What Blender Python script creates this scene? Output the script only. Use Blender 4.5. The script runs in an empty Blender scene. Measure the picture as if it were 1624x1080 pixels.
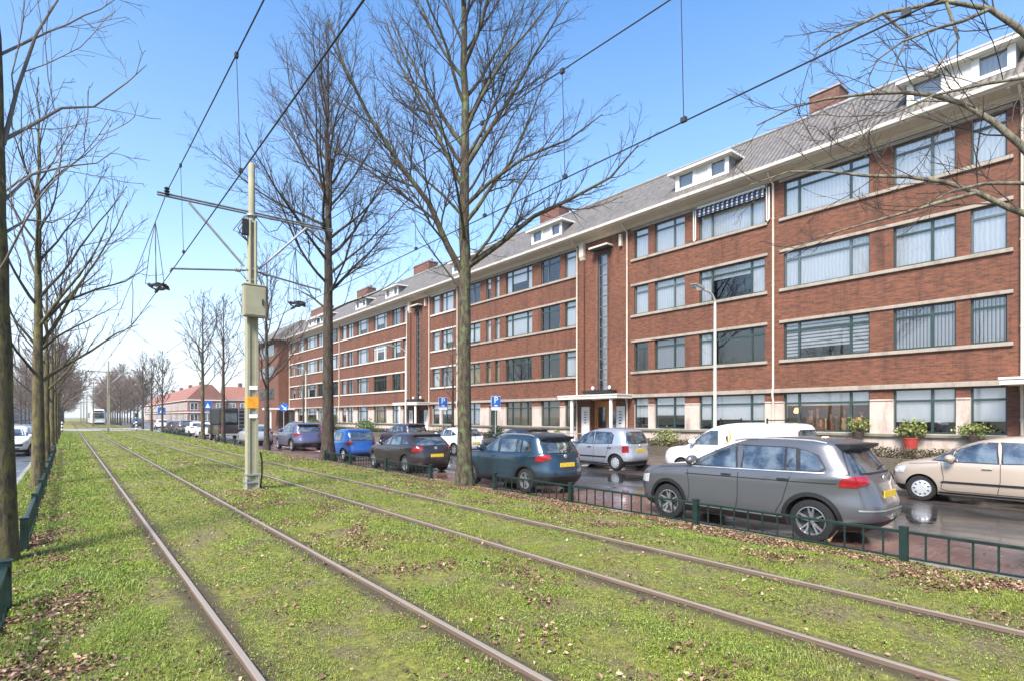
import bpy, bmesh, math, random
import numpy as np
from mathutils import Vector, Matrix

SC = bpy.context.scene
COL = SC.collection
R = math.radians

# ------------------------------------------------------------------ camera, world, sun, exposure
CAM_H = 1.705
YAW = 38.98
cd = bpy.data.cameras.new('camera')
cam = bpy.data.objects.new('camera', cd)
COL.objects.link(cam)
cam.location = (0, 0, CAM_H)
cam.rotation_euler = (R(90), 0, R(-YAW))
cd.sensor_width = 36
cd.lens = 870 / 1624 * 36
cd.shift_y = 120 / 1624
cd.clip_start = 0.05
cd.clip_end = 3000
SC.camera = cam

SUN_EL, SUN_AZ = 48, 245          # azimuth counted clockwise from +Y (the track heading)
w = bpy.data.worlds.new('World')
SC.world = w
w.use_nodes = True
nt = w.node_tree
nt.nodes.clear()
sky = nt.nodes.new('ShaderNodeTexSky')
sky.sky_type = 'NISHITA'
sky.sun_disc = False
sky.sun_elevation = R(SUN_EL)
sky.sun_rotation = R(SUN_AZ)
sky.altitude = 0
sky.air_density = 1.0
sky.dust_density = 0.7
sky.ozone_density = 1.0
bg = nt.nodes.new('ShaderNodeBackground')
bg.inputs['Strength'].default_value = 0.15
wo = nt.nodes.new('ShaderNodeOutputWorld')
hs = nt.nodes.new('ShaderNodeHueSaturation')
hs.inputs['Saturation'].default_value = 1.25
nt.links.new(sky.outputs[0], hs.inputs['Color'])
# milky winter air: the sky pales towards the horizon
tc = nt.nodes.new('ShaderNodeTexCoord')
sx = nt.nodes.new('ShaderNodeSeparateXYZ')
nt.links.new(tc.outputs['Generated'], sx.inputs[0])
rp = nt.nodes.new('ShaderNodeValToRGB')
e = rp.color_ramp.elements
e[0].position, e[0].color = 0.0, (1, 1, 1, 1)
e[1].position, e[1].color = .62, (.0, .0, .0, 1)
for q, v in ((.10, .78), (.20, .42), (.32, .18)):
    k = e.new(q); k.color = (v, v, v, 1)
nt.links.new(sx.outputs['Z'], rp.inputs[0])
mxs = nt.nodes.new('ShaderNodeMix')
mxs.data_type = 'RGBA'
mxs.inputs[7].default_value = (2.6, 2.8, 3.1, 1)
nt.links.new(rp.outputs[0], mxs.inputs[0])
nt.links.new(hs.outputs[0], mxs.inputs[6])
nt.links.new(mxs.outputs[2], bg.inputs['Color'])
nt.links.new(bg.outputs[0], wo.inputs['Surface'])
sl = bpy.data.lights.new('sun', 'SUN')
sl.energy = 4.4
sl.angle = R(20)
sl.color = (1.0, 0.93, 0.84)
so = bpy.data.objects.new('sun', sl)
COL.objects.link(so)
so.rotation_euler = (R(90 - SUN_EL), 0, R(180 - SUN_AZ))
SC.view_settings.view_transform = 'Standard'
SC.view_settings.look = 'None'
SC.view_settings.exposure = 1.24
SC.view_settings.gamma = 1
SC.cycles.max_bounces = 6
SC.cycles.diffuse_bounces = 3
SC.cycles.glossy_bounces = 3
SC.cycles.transmission_bounces = 4
SC.cycles.transparent_max_bounces = 8
SC.cycles.use_denoising = True
SC.cycles.sample_clamp_indirect = 4

# ------------------------------------------------------------------ helpers
def tag(o, label, cat, group=None, kind=None):
    if label: o['label'] = label
    if cat: o['category'] = cat
    if group: o['group'] = group
    if kind: o['kind'] = kind
    return o

def empty(name, loc=(0, 0, 0), rz=0.0):
    o = bpy.data.objects.new(name, None)
    o.empty_display_size = 0.2
    o.location = loc
    o.rotation_euler = (0, 0, rz)
    COL.objects.link(o)
    return o

def thing(name, label, cat, loc=(0, 0, 0), rz=0.0, group=None):
    return tag(empty(name, loc, rz), label, cat, group)

class MB:
    def __init__(s):
        s.v, s.f, s.m, s.n = [], [], [], {}
    def add(s, vs, fs, m=0):
        b = len(s.v)
        s.v += [tuple(p) for p in vs]
        s.f += [tuple(b + i for i in q) for q in fs]
        s.m += [m] * len(fs)
    def box(s, x0, x1, y0, y1, z0, z1, m=0):
        s.add([(x0, y0, z0), (x1, y0, z0), (x1, y1, z0), (x0, y1, z0), (x0, y0, z1), (x1, y0, z1), (x1, y1, z1), (x0, y1, z1)],
              [(0, 3, 2, 1), (4, 5, 6, 7), (0, 1, 5, 4), (1, 2, 6, 5), (2, 3, 7, 6), (3, 0, 4, 7)], m)
        return s
    def quad(s, a, b, c, d, m=0):
        s.add([a, b, c, d], [(0, 1, 2, 3)], m)
        return s
    def prism(s, poly, axis, a, b, m=0):
        """polygon of 2D points extruded along an axis (0,1,2) from a to b"""
        n = len(poly)
        def P(u, v, w):
            return [(w, u, v), (u, w, v), (u, v, w)][axis]
        vs = [P(u, v, a) for u, v in poly] + [P(u, v, b) for u, v in poly]
        fs = [tuple(range(n))[::-1], tuple(range(n, 2 * n))] + [(i, (i + 1) % n, n + (i + 1) % n, n + i) for i in range(n)]
        s.add(vs, fs, m)
        return s
    def tube(s, pts, rad, n=8, m=0, cap=True):
        pts = [Vector(p) for p in pts]
        if not isinstance(rad, (list, tuple)): rad = [rad] * len(pts)
        vs, fs = [], []
        ref = None
        for i, p in enumerate(pts):
            t = (pts[min(i + 1, len(pts) - 1)] - pts[max(i - 1, 0)])
            t = t.normalized() if t.length > 1e-9 else Vector((0, 0, 1))
            if ref is None:
                ref = Vector((0, 0, 1)) if abs(t.z) < .9 else Vector((1, 0, 0))
            a = (ref - t * ref.dot(t)).normalized()
            ref = a
            b = t.cross(a)
            for k in range(n):
                g = 2 * math.pi * k / n
                vs.append(p + (a * math.cos(g) + b * math.sin(g)) * rad[i])
        for i in range(len(pts) - 1):
            for k in range(n):
                fs.append((i * n + k, i * n + (k + 1) % n, (i + 1) * n + (k + 1) % n, (i + 1) * n + k))
        if cap:
            fs.append(tuple(range(n))[::-1])
            fs.append(tuple((len(pts) - 1) * n + k for k in range(n)))
        s.add(vs, fs, m)
        return s
    def lathe(s, prof, c=(0, 0, 0), axis='z', n=16, m=0):
        """profile of (radius, height) turned round an axis through c"""
        vs, fs = [], []
        for r, h in prof:
            for k in range(n):
                g = 2 * math.pi * k / n
                u, v = r * math.cos(g), r * math.sin(g)
                p = {'z': (u, v, h), 'x': (h, u, v), 'y': (v, h, u)}[axis]
                vs.append((c[0] + p[0], c[1] + p[1], c[2] + p[2]))
        for i in range(len(prof) - 1):
            for k in range(n):
                fs.append((i * n + k, i * n + (k + 1) % n, (i + 1) * n + (k + 1) % n, (i + 1) * n + k))
        s.add(vs, fs, m)
        return s
    def build(s, name, mats, parent=None, smooth=None, bevel=None):
        me = bpy.data.meshes.new(name)
        me.from_pydata(s.v, [], s.f)
        if not isinstance(mats, (list, tuple)): mats = [mats]
        for mt in mats: me.materials.append(mt)
        me.polygons.foreach_set('material_index', s.m)
        if smooth is not None:
            me.polygons.foreach_set('use_smooth', [True] * len(me.polygons))
            me.set_sharp_from_angle(angle=R(smooth))
        if s.n:
            me.normals_split_custom_set_from_vertices([s.n.get(i, (0, 0, 0)) for i in range(len(s.v))])
        me.update()
        o = bpy.data.objects.new(name, me)
        COL.objects.link(o)
        if parent: o.parent = parent
        if bevel:
            b = o.modifiers.new('bevel', 'BEVEL')
            b.width = bevel
            b.segments = 2
            b.limit_method = 'ANGLE'
        return o

def np_mesh(name, V, F, mats, parent=None, smooth=False, midx=None):
    """V (n,3) array, F (k,3|4) array of one polygon size"""
    me = bpy.data.meshes.new(name)
    k, c = F.shape
    me.vertices.add(len(V))
    me.vertices.foreach_set('co', np.ascontiguousarray(V, dtype=np.float32).ravel())
    me.loops.add(k * c)
    me.loops.foreach_set('vertex_index', np.ascontiguousarray(F, dtype=np.int32).ravel())
    me.polygons.add(k)
    me.polygons.foreach_set('loop_start', np.arange(0, k * c, c, dtype=np.int32))
    me.polygons.foreach_set('loop_total', np.full(k, c, dtype=np.int32))
    if midx is not None:
        me.polygons.foreach_set('material_index', np.ascontiguousarray(midx, dtype=np.int32))
    if smooth:
        me.polygons.foreach_set('use_smooth', np.ones(k, dtype=bool))
    if not isinstance(mats, (list, tuple)): mats = [mats]
    for mt in mats: me.materials.append(mt)
    me.update(calc_edges=True)
    o = bpy.data.objects.new(name, me)
    COL.objects.link(o)
    if parent: o.parent = parent
    return o

def kids(o):
    return [c for c in bpy.data.objects if c.parent == o]

KIDS = {}
def copy_tree(o, parent=None):
    c = o.copy()
    COL.objects.link(c)
    c.parent = parent
    for ch in list(o.children):
        copy_tree(ch, c)
    return c

# ------------------------------------------------------------------ materials
class NT:
    """thin wrapper to write node trees compactly"""
    def __init__(s, name):
        s.m = bpy.data.materials.new(name)
        s.m.use_nodes = True
        s.t = s.m.node_tree
        s.t.nodes.clear()
        s.out = s.n('ShaderNodeOutputMaterial')
    def n(s, typ, **kw):
        nd = s.t.nodes.new(typ)
        for k, v in kw.items():
            if k.startswith('i_'):
                key = k[2:]
                key = int(key) if key.isdigit() else key.replace('_', ' ')
                if hasattr(v, 'bl_idname') or hasattr(v, 'is_output'):
                    s.t.links.new(v, nd.inputs[key])
                else:
                    nd.inputs[key].default_value = v
            else:
                setattr(nd, k, v)
        return nd
    def link(s, a, b): s.t.links.new(a, b)
    def pos(s):
        return s.n('ShaderNodeTexCoord').outputs['Object']
    def mapv(s, v, sc=(1, 1, 1)):
        return s.n('ShaderNodeMapping', i_Vector=v, i_Scale=sc).outputs[0]
    def noise(s, v, scale, detail=4, rough=.6, dist=0):
        return s.n('ShaderNodeTexNoise', i_Vector=v, i_Scale=scale, i_Detail=detail, i_Roughness=rough, i_Distortion=dist).outputs[0]
    def ramp(s, f, stops, interp='LINEAR'):
        r = s.n('ShaderNodeValToRGB', i_Fac=f)
        r.color_ramp.interpolation = interp
        e = r.color_ramp.elements
        e[0].position, e[1].position = stops[0][0], stops[-1][0]
        for st in stops[1:-1]: e.new(st[0])
        for el, st in zip(e, stops):
            c = st[1]
            if not isinstance(c, (tuple, list)): c = (c, c, c)
            el.color = (*c[:3], 1)
        return r.outputs[0]
    def mix(s, f, a, b, typ='MIX'):
        nd = s.n('ShaderNodeMix', data_type='RGBA', blend_type=typ)
        for key, val in ((0, f), (6, a), (7, b)):
            if hasattr(val, 'is_output'): s.link(val, nd.inputs[key])
            elif isinstance(val, (tuple, list)): nd.inputs[key].default_value = (*val[:3], 1)
            else: nd.inputs[key].default_value = val
        return nd.outputs[2]
    def math(s, op, a, b=0.0, c=0.0):
        nd = s.n('ShaderNodeMath', operation=op)
        for i, val in enumerate((a, b, c)):
            if hasattr(val, 'is_output'): s.link(val, nd.inputs[i])
            else: nd.inputs[i].default_value = val
        return nd.outputs[0]
    def sep(s, v):
        return s.n('ShaderNodeSeparateXYZ', i_0=v).outputs
    def comb(s, x, y, z):
        nd = s.n('ShaderNodeCombineXYZ')
        for i, val in enumerate((x, y, z)):
            if hasattr(val, 'is_output'): s.link(val, nd.inputs[i])
            else: nd.inputs[i].default_value = val
        return nd.outputs[0]
    def bump(s, h, strength=.3, dist=.02):
        return s.n('ShaderNodeBump', i_Height=h, i_Strength=strength, i_Distance=dist).outputs[0]
    def bsdf(s, col, rough=.6, metal=0.0, normal=None, **kw):
        b = s.n('ShaderNodeBsdfPrincipled')
        for key, val in (('Base Color', col), ('Roughness', rough), ('Metallic', metal)):
            if hasattr(val, 'is_output'): s.link(val, b.inputs[key])
            elif isinstance(val, (tuple, list)): b.inputs[key].default_value = (*val[:3], 1)
            else: b.inputs[key].default_value = val
        if normal is not None: s.link(normal, b.inputs['Normal'])
        for k, v in kw.items():
            b.inputs[k.replace('_', ' ')].default_value = v
        s.link(b.outputs[0], s.out.inputs[0])
        return b

def plain(name, col, rough=.6, metal=0.0, var=.18, scale=3.0, bump=0.0, bscale=60, **kw):
    """one colour with procedural unevenness"""
    N = NT(name)
    p = N.pos()
    f = N.noise(p, scale, 5, .65)
    lo = tuple(c * (1 - var) for c in col)
    hi = tuple(min(1, c * (1 + var)) for c in col)
    c = N.ramp(f, [(.3, lo), (.7, hi)])
    r = N.math('MULTIPLY_ADD', f, .25, rough - .125) if rough > .2 else rough
    nm = N.bump(N.noise(p, bscale, 3), bump, .01) if bump else None
    N.bsdf(c, r, metal, nm, **kw)
    return N.m

def brick_material(name, c1, c2, mortar, streak=1.0):
    N = NT(name)
    p = N.pos()
    x, y, z = N.sep(p)
    g = N.n('ShaderNodeNewGeometry').outputs['Normal']
    nx, ny, nz = N.sep(g)
    f = N.math('GREATER_THAN', N.math('ABSOLUTE', nx), .6)
    u = N.math('ADD', N.math('MULTIPLY', y, f), N.math('MULTIPLY', x, N.math('SUBTRACT', 1, f)))
    v = N.comb(u, z, 0)
    br = N.n('ShaderNodeTexBrick', i_Vector=v, i_Color1=(*c1, 1), i_Color2=(*c2, 1), i_Mortar=(*mortar, 1), i_Scale=1.0)
    br.inputs['Brick Width'].default_value = .215
    br.inputs['Row Height'].default_value = .064
    br.inputs['Mortar Size'].default_value = .006
    br.inputs['Mortar Smooth'].default_value = .3
    br.inputs['Bias'].default_value = -.1
    st = N.noise(N.mapv(v, (2.6, 13.0, 1)), 1.0, 7, .80, .3)         # firing streaks along the courses
    big = N.noise(v, .35, 4, .6)
    c = N.mix(N.ramp(st, [(.46, 0.0), (.70, .85 * streak)]), br.outputs[0], tuple(min(1, q * 1.75) for q in c1))
    c = N.mix(N.ramp(st, [(.32, .80 * streak), (.50, 0.0)]), c, tuple(q * .45 for q in c2))
    c = N.mix(N.ramp(big, [(.42, 0.0), (.75, .30)]), c, tuple(q * .55 for q in c2))
    run = N.noise(N.mapv(v, (1.7, .16, 1)), 1.0, 6, .7, .3)          # rain streaks and soot
    c = N.mix(N.ramp(run, [(.50, 0.0), (.70, .62)]), c, tuple(q * .45 for q in c2))
    nm = N.bump(br.outputs['Fac'], -.35, .01)
    N.bsdf(c, .82, 0, nm)
    return N.m

def bark_material(name, dark, light, moss, moss_amt=.5):
    N = NT(name)
    p = N.pos()
    f = N.noise(N.mapv(p, (9, 9, 2.2)), 1.6, 7, .75, .4)
    c = N.ramp(f, [(.40, dark), (.60, light)])
    lich = N.noise(N.mapv(p, (4, 4, 2.6)), 1.5, 7, .72, .3)
    c = N.mix(N.ramp(lich, [(.64 - .2 * moss_amt, 0.0), (.72 - .1 * moss_amt, .9)]), c, moss)
    pale = N.noise(p, 6.0, 5, .7)
    c = N.mix(N.ramp(pale, [(.66, 0.0), (.72, .7)]), c, tuple(min(1, q * 2.6) for q in light))
    nm = N.bump(f, .9, .04)
    N.bsdf(c, .92, 0, nm)
    return N.m

def paint(name, col, metal=.35, rough=.28, dirt=.25):
    N = NT(name)
    p = N.pos()
    d = N.noise(p, 2.2, 6, .7)
    z = N.sep(p)[2]
    low = N.ramp(N.math('MULTIPLY_ADD', d, .5, z), [(.35, 1.0), (.95, 0.0)])   # road film thrown up over the sills
    c = N.mix(N.math('MULTIPLY', low, dirt), col, (.10, .09, .08))
    r = N.math('MULTIPLY_ADD', low, .25, rough)
    drops = N.noise(p, 90, 2, .5)
    nm = N.bump(N.ramp(drops, [(.62, 0.0), (.7, 1.0)]), .06, .002)
    N.bsdf(c, r, metal, nm, Coat_Weight=.9, Coat_Roughness=.06)
    return N.m

def thin_glass(name, tint=(.9, .95, .95), refl=.12, maxrefl=.9):
    N = NT(name)
    lw = N.n('ShaderNodeLayerWeight', i_Blend=.35).outputs['Fresnel']
    f = N.ramp(lw, [(0.0, refl), (1.0, maxrefl)])
    tr = N.n('ShaderNodeBsdfTransparent', i_Color=(*tint, 1))
    gl = N.n('ShaderNodeBsdfGlossy', i_Color=(1, 1, 1, 1), i_Roughness=.02)
    p = N.pos()
    N.link(N.bump(N.noise(p, 1.3, 2, .4), .05, .02), gl.inputs['Normal'])
    mx = N.n('ShaderNodeMixShader')
    N.link(f, mx.inputs[0]); N.link(tr.outputs[0], mx.inputs[1]); N.link(gl.outputs[0], mx.inputs[2])
    N.link(mx.outputs[0], N.out.inputs[0])
    return N.m

def car_glass(name, col=(.022, .026, .027), refl=.14):
    N = NT(name)
    lw = N.n('ShaderNodeLayerWeight', i_Blend=.35).outputs['Fresnel']
    p = N.pos()
    inner = N.noise(N.mapv(p, (1.5, 2.6, 3)), 1.2, 5, .6)
    d = N.n('ShaderNodeBsdfDiffuse')
    N.link(N.ramp(inner, [(.4, tuple(q * .5 for q in col)), (.65, tuple(min(1, q * 5) for q in col))]), d.inputs[0])
    gl = N.n('ShaderNodeBsdfGlossy', i_Color=(.92, .97, 1, 1), i_Roughness=.04)
    mx = N.n('ShaderNodeMixShader')
    N.link(N.ramp(lw, [(0.0, refl), (1.0, .9)]), mx.inputs[0])
    N.link(d.outputs[0], mx.inputs[1]); N.link(gl.outputs[0], mx.inputs[2])
    N.link(mx.outputs[0], N.out.inputs[0])
    return N.m

def emit(name, col, strength):
    N = NT(name)
    e = N.n('ShaderNodeEmission', i_Color=(*col, 1), i_Strength=strength)
    N.link(e.outputs[0], N.out.inputs[0])
    return N.m

M = {}
M['brick'] = brick_material('red_brick', (.140, .047, .022), (.072, .026, .0145), (.118, .073, .05))
M['brick_dark'] = brick_material('brown_brick', (.15, .06, .04), (.10, .04, .03), (.13, .10, .08))
M['brick_red'] = brick_material('orange_brick', (.24, .095, .065), (.19, .07, .05), (.2, .16, .14), .5)
def stone_material(name, col, stain, amt):
    N = NT(name)
    p = N.pos()
    a = N.noise(N.mapv(p, (.9, .9, .22)), 2.4, 6, .7)
    c = N.ramp(N.noise(p, 5, 5, .7), [(.3, tuple(q * .86 for q in col)), (.7, tuple(min(1, q * 1.08) for q in col))])
    c = N.mix(N.ramp(a, [(.48, 0.0), (.72, amt)]), c, stain)
    N.bsdf(c, .8, 0, N.bump(N.noise(p, 45, 4), .12, .01))
    return N.m
M['stone'] = stone_material('pale_stone', (.46, .38, .33), (.20, .155, .13), .8)
M['band'] = stone_material('stone_band', (.295, .255, .21), (.15, .125, .095), .9)
M['band_white'] = stone_material('painted_band', (.55, .51, .46), (.30, .26, .22), .6)
M['white'] = plain('white_paint', (.66, .645, .61), .45, 0, .06, 2)
M['cream'] = plain('cream_paint', (.50, .44, .36), .5, 0, .10, 2)
M['frame'] = plain('dark_green_frame', (.022, .045, .042), .35, 0, .15, 3)
M['frame_grey'] = plain('grey_green_frame', (.07, .095, .10), .35, 0, .15, 3)
M['frame_white'] = plain('white_frame', (.62, .61, .58), .4, 0, .1, 3)
M['canopy'] = stone_material('weathered_white', (.58, .55, .50), (.34, .31, .27), .6)
M['zinc'] = plain('zinc_sheet', (.28, .28, .28), .45, .3, .15, 3)
M['black'] = plain('black_plastic', (.010, .010, .011), .5, 0, .2, 6)
M['rubber'] = plain('tyre_rubber', (.0065, .0062, .006), .8, 0, .25, 12, .2, 90)
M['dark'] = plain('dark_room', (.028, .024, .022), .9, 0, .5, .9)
M['well'] = plain('wheel_well', (.012, .012, .012), .9, 0, .3, 5)
M['chrome'] = plain('chrome', (.60, .59, .57), .42, .9, .06, 8)
M['alloy'] = plain('alloy_wheel', (.52, .53, .55), .3, .85, .12, 7)
M['alloy_dark'] = plain('dark_alloy', (.05, .05, .055), .4, .5, .15, 8)
M['cap'] = plain('silver_hubcap', (.50, .51, .52), .38, .4, .12, 8)
M['pane'] = thin_glass('window_pane', (.95, .97, .97), .09, .88)
M['carglass'] = car_glass('car_window')
M['carglass_dark'] = car_glass('tinted_car_window', (.010, .011, .012), .12)
M['tail'] = plain('red_lamp', (.26, .008, .014), .15, 0, .2, 14, 0, 60, Coat_Weight=1.0)
M['tail_dark'] = plain('dark_red_lamp', (.16, .008, .012), .15, 0, .3, 14, 0, 60, Coat_Weight=1.0)
M['lamp'] = plain('clear_lamp', (.62, .64, .66), .08, .3, .25, 22, 0, 60, Coat_Weight=1.0)
M['plate'] = plain('yellow_plate', (.62, .43, .03), .5, 0, .12, 12)
M['green_iron'] = plain('green_iron', (.008, .024, .020), .4, .1, .35, 6, .1, 60)
M['pole'] = stone_material('grey_green_pole', (.29, .275, .185), (.15, .15, .095), .6)
M['pole_pale'] = plain('pale_pole', (.46, .46, .40), .5, .1, .15, 2)
M['galv'] = plain('galvanised_steel', (.34, .35, .34), .45, .5, .2, 6)
M['wire'] = plain('overhead_wire', (.035, .037, .042), .5, .3, .1, 2)
M['steelarm'] = plain('dull_steel', (.16, .16, .15), .55, .4, .3, 7)
M['orange'] = plain('orange_band', (.66, .28, .02), .5, 0, .18, 8)
M['sign_blue'] = plain('sign_blue', (.02, .12, .42), .35, 0, .08, 4)
M['sign_white'] = plain('sign_white', (.78, .79, .80), .4, 0, .05, 4)
M['wood_door'] = plain('varnished_door', (.46, .21, .06), .35, 0, .3, 5)
M['door_green'] = plain('bottle_green_door', (.012, .028, .022), .35, 0, .2, 3)
M['leafgreen'] = plain('plant_green', (.05, .11, .025), .6, 0, .4, 20)
M['pot_dark'] = plain('dark_ornament', (.12, .07, .05), .5, 0, .3, 9)
M['bark_moss'] = bark_material('mossy_bark', (.032, .025, .013), (.12, .098, .050), (.14, .13, .028), .8)
M['bark'] = bark_material('grey_bark', (.014, .010, .007), (.075, .055, .038), (.055, .06, .026), .3)
M['bark_green'] = bark_material('green_bark', (.020, .014, .009), (.095, .070, .047), (.11, .15, .055), .75)
M['bark_lichen'] = bark_material('lichen_bark', (.06, .05, .038), (.20, .175, .125), (.24, .25, .15), .6)
M['twig'] = plain('dark_twig', (.047, .037, .031), .9, 0, .3, 2)
M['twig_pale'] = plain('pale_twig', (.150, .130, .110), .9, 0, .3, 2)
M['twig_brown'] = plain('brown_twig', (.17, .125, .10), .9, 0, .3, 2)  # brown lightened in the colour itself so far crowns look paled by haze
# ------------------------------------------------------------------ the setting: ground, track bed, roads, pavements
RAILS = (0.97, 2.405, 4.45, 5.885)
ROAD_Z = -0.315

def lump(x, y):
    return (.020 * np.sin(x * 1.9 + .6 * np.sin(y * .9)) * np.sin(y * 1.3 + 1.1 * np.sin(x * 1.4))
            + .012 * np.sin(x * 4.7 + y * 2.1) * np.sin(y * 3.9 - x * 1.7))

def bed_z(x, y):
    """height of the grassed track bed"""
    x = np.asarray(x, float); y = np.asarray(y, float)
    base = np.interp(x, [-1.3, -.9, -.3, .5, 1, 6.2, 7.2, 8.5, 8.9], [-.20, -.17, -.085, -.035, -.035, -.035, -.06, -.185, -.20])
    k = np.ones_like(x)
    for r in RAILS:
        k = k * np.clip(np.abs(x - r) / .45, .12, 1)
    mid = .05 * np.exp(-((x - 3.43) / .45) ** 2)            # the strip between the tracks is slightly raised
    return base + lump(x, y) * k + mid * k

def grass_ground():
    N = NT('grassy_soil')
    p = N.pos()
    x, y, z = N.sep(p)
    a = N.noise(p, 1.6, 6, .65)
    b = N.noise(p, 16, 6, .75)
    c = N.ramp(b, [(.30, (.055, .045, .018)), (.46, (.13, .135, .022)), (.68, (.27, .27, .045))])
    soil = N.mix(N.ramp(N.noise(p, 28, 4, .7), [(.38, 0.0), (.62, 1.0)]), (.075, .052, .030), (.20, .155, .09))
    c = N.mix(N.ramp(a, [(.47, 0.0), (.60, .85)]), c, soil)
    # bare soil and rail dust alongside each rail
    dmin = None
    for r in RAILS:
        d = N.math('ABSOLUTE', N.math('SUBTRACT', x, r))
        dmin = d if dmin is None else N.math('MINIMUM', dmin, d)
    edge = N.math('ADD', dmin, N.math('MULTIPLY', N.noise(p, 7, 4), -.16))
    c = N.mix(N.ramp(edge, [(.01, .95), (.13, 0.0)]), c, (.065, .048, .026))
    N.bsdf(c, .95, 0, N.bump(b, .9, .05))
    return N.m

def sheet(name, mat, x0, x1, y0, y1, z, nx=2, ny=2, zf=None, ys=None):
    xs = np.linspace(x0, x1, nx)
    ys = np.linspace(y0, y1, ny) if ys is None else np.asarray(ys)
    X, Y = np.meshgrid(xs, ys, indexing='ij')
    Z = zf(X, Y) if zf else np.full_like(X, z)
    V = np.stack([X.ravel(), Y.ravel(), Z.ravel()], 1)
    n, m = len(xs), len(ys)
    i, j = np.meshgrid(np.arange(n - 1), np.arange(m - 1), indexing='ij')
    q = (i * m + j).ravel()
    F = np.stack([q, q + m, q + m + 1, q + 1], 1)
    o = np_mesh(name, V, F, mat, smooth=True)
    o['kind'] = 'structure'
    return o

def asphalt(name, base, wet=.6, tone=(1, 1, 1), scale=.5):
    N = NT(name)
    p = N.pos()
    a = N.noise(N.mapv(p, (1, .45, 1)), scale, 5, .62, .4)
    g = N.noise(p, 70, 3, .7)
    c = N.ramp(g, [(.3, tuple(base * .75 * t for t in tone)), (.7, tuple(base * 1.3 * t for t in tone))])
    pud = N.ramp(a, [(.50 - .12 * wet, 0.0), (.60, 1.0)])
    c = N.mix(pud, c, tuple(base * .6 * t for t in tone))
    r = N.ramp(pud, [(0.0, .42), (1.0, .05)])
    nm = N.n('ShaderNodeBump', i_Height=g, i_Distance=.004)
    N.link(N.ramp(pud, [(0.0, .35), (1.0, .02)]), nm.inputs['Strength'])
    N.bsdf(c, r, 0, nm.outputs[0])
    return N.m

def paving(name, c1, c2, joint, bw, bh, wet=.3, rot=False):
    N = NT(name)
    p = N.pos()
    x, y, z = N.sep(p)
    v = N.comb(y, x, 0) if rot else N.comb(x, y, 0)
    br = N.n('ShaderNodeTexBrick', i_Vector=v, i_Color1=(*c1, 1), i_Color2=(*c2, 1), i_Mortar=(*joint, 1), i_Scale=1.0)
    br.inputs['Brick Width'].default_value = bw
    br.inputs['Row Height'].default_value = bh
    br.inputs['Mortar Size'].default_value = .006
    d = N.noise(p, .8, 5, .65)
    c = N.mix(N.ramp(d, [(.4, 0.0), (.7, .55)]), br.outputs[0], tuple(q * .5 for q in c2))
    r = N.ramp(N.noise(p, .55, 4, .6), [(.42, .48), (.60, .48 - .4 * wet)])
    N.bsdf(c, r, 0, N.bump(br.outputs['Fac'], -.3, .006))
    return N.m

M['ground'] = plain('far_ground', (.10, .11, .05), .95, 0, .3, .2)
M['soil'] = grass_ground()
M['asphalt_wet'] = asphalt('wet_asphalt', .040, .95, (1, .95, .92))
M['asphalt'] = asphalt('damp_asphalt', .060, .25)
M['bay'] = paving('brick_parking_bay', (.155, .075, .058), (.10, .052, .044), (.05, .045, .04), .21, .105, .8)
M['bay_far'] = paving('dark_parking_bay', (.075, .055, .048), (.05, .038, .034), (.03, .028, .026), .21, .105, .9)
M['flags'] = paving('pavement_flags', (.16, .125, .105), (.115, .092, .08), (.05, .045, .04), .30, .30, .5)
M['kerb'] = stone_material('concrete_kerb', (.24, .225, .20), (.11, .10, .085), .8)

g = sheet('ground', M['ground'], -900, 900, -300, 1500, -.62)
ysb = np.concatenate([np.linspace(-12, 24, 240), np.linspace(24.4, 84.6, 140)])
sheet('track_bed', M['soil'], -1.10, 8.62, 0, 0, 0, 130, 0, bed_z, ysb)
sheet('track_bed_far', M['soil'], -1.10, 8.62, 97, 520, -.05, 40, 90, bed_z)
# crossing street with a pale concrete slab over the tracks
M['slab'] = stone_material('concrete_slab', (.44, .41, .37), (.28, .26, .23), .5)
M['cross'] = asphalt('cross_street', .085, .3)
sheet('crossing_slab', M['slab'], -1.10, 8.62, 84.6, 87.6, -.012)
sheet('crossing_road', M['cross'], -1.10, 8.62, 87.6, 93.4, -.03)
sheet('crossing_slab_far', M['slab'], -1.10, 8.62, 93.4, 97, -.012)
# right side, across from the track to the houses
def kerb(name, x0, x1, y0, y1, z0, z1):
    o = MB().box(x0, x1, y0, y1, z0, z1).build(name, M['kerb'], bevel=.015)
    o['kind'] = 'structure'
kerb('kerb', 8.62, 8.76, -12, 84.6, -.6, -.205)
sheet('parking_lane', M['bay'], 8.76, 11.25, -12, 84.6, ROAD_Z)
sheet('gutter_strip', M['slab'], 11.25, 11.52, -12, 84.6, ROAD_Z + .006)
sheet('road', M['asphalt_wet'], 11.52, 15.55, -12, 84.6, ROAD_Z)
sheet('parking_lane_far', M['bay_far'], 15.55, 17.80, -12, 84.6, ROAD_Z)
kerb('kerb_far', 17.80, 17.95, -12, 84.6, -.6, -.195)
sheet('pavement', M['flags'], 17.95, 22.45, -12, 84.6, -.20)
sheet('crossing_street_right', M['cross'], 8.62, 140, 84.6, 160, ROAD_Z - .004)
sheet('road_beyond_crossing', M['asphalt'], 8.62, 19.5, 160.0, 520, ROAD_Z)
sheet('pavement_beyond_crossing', M['flags'], 19.5, 24, 160.0, 520, -.2)
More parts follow.
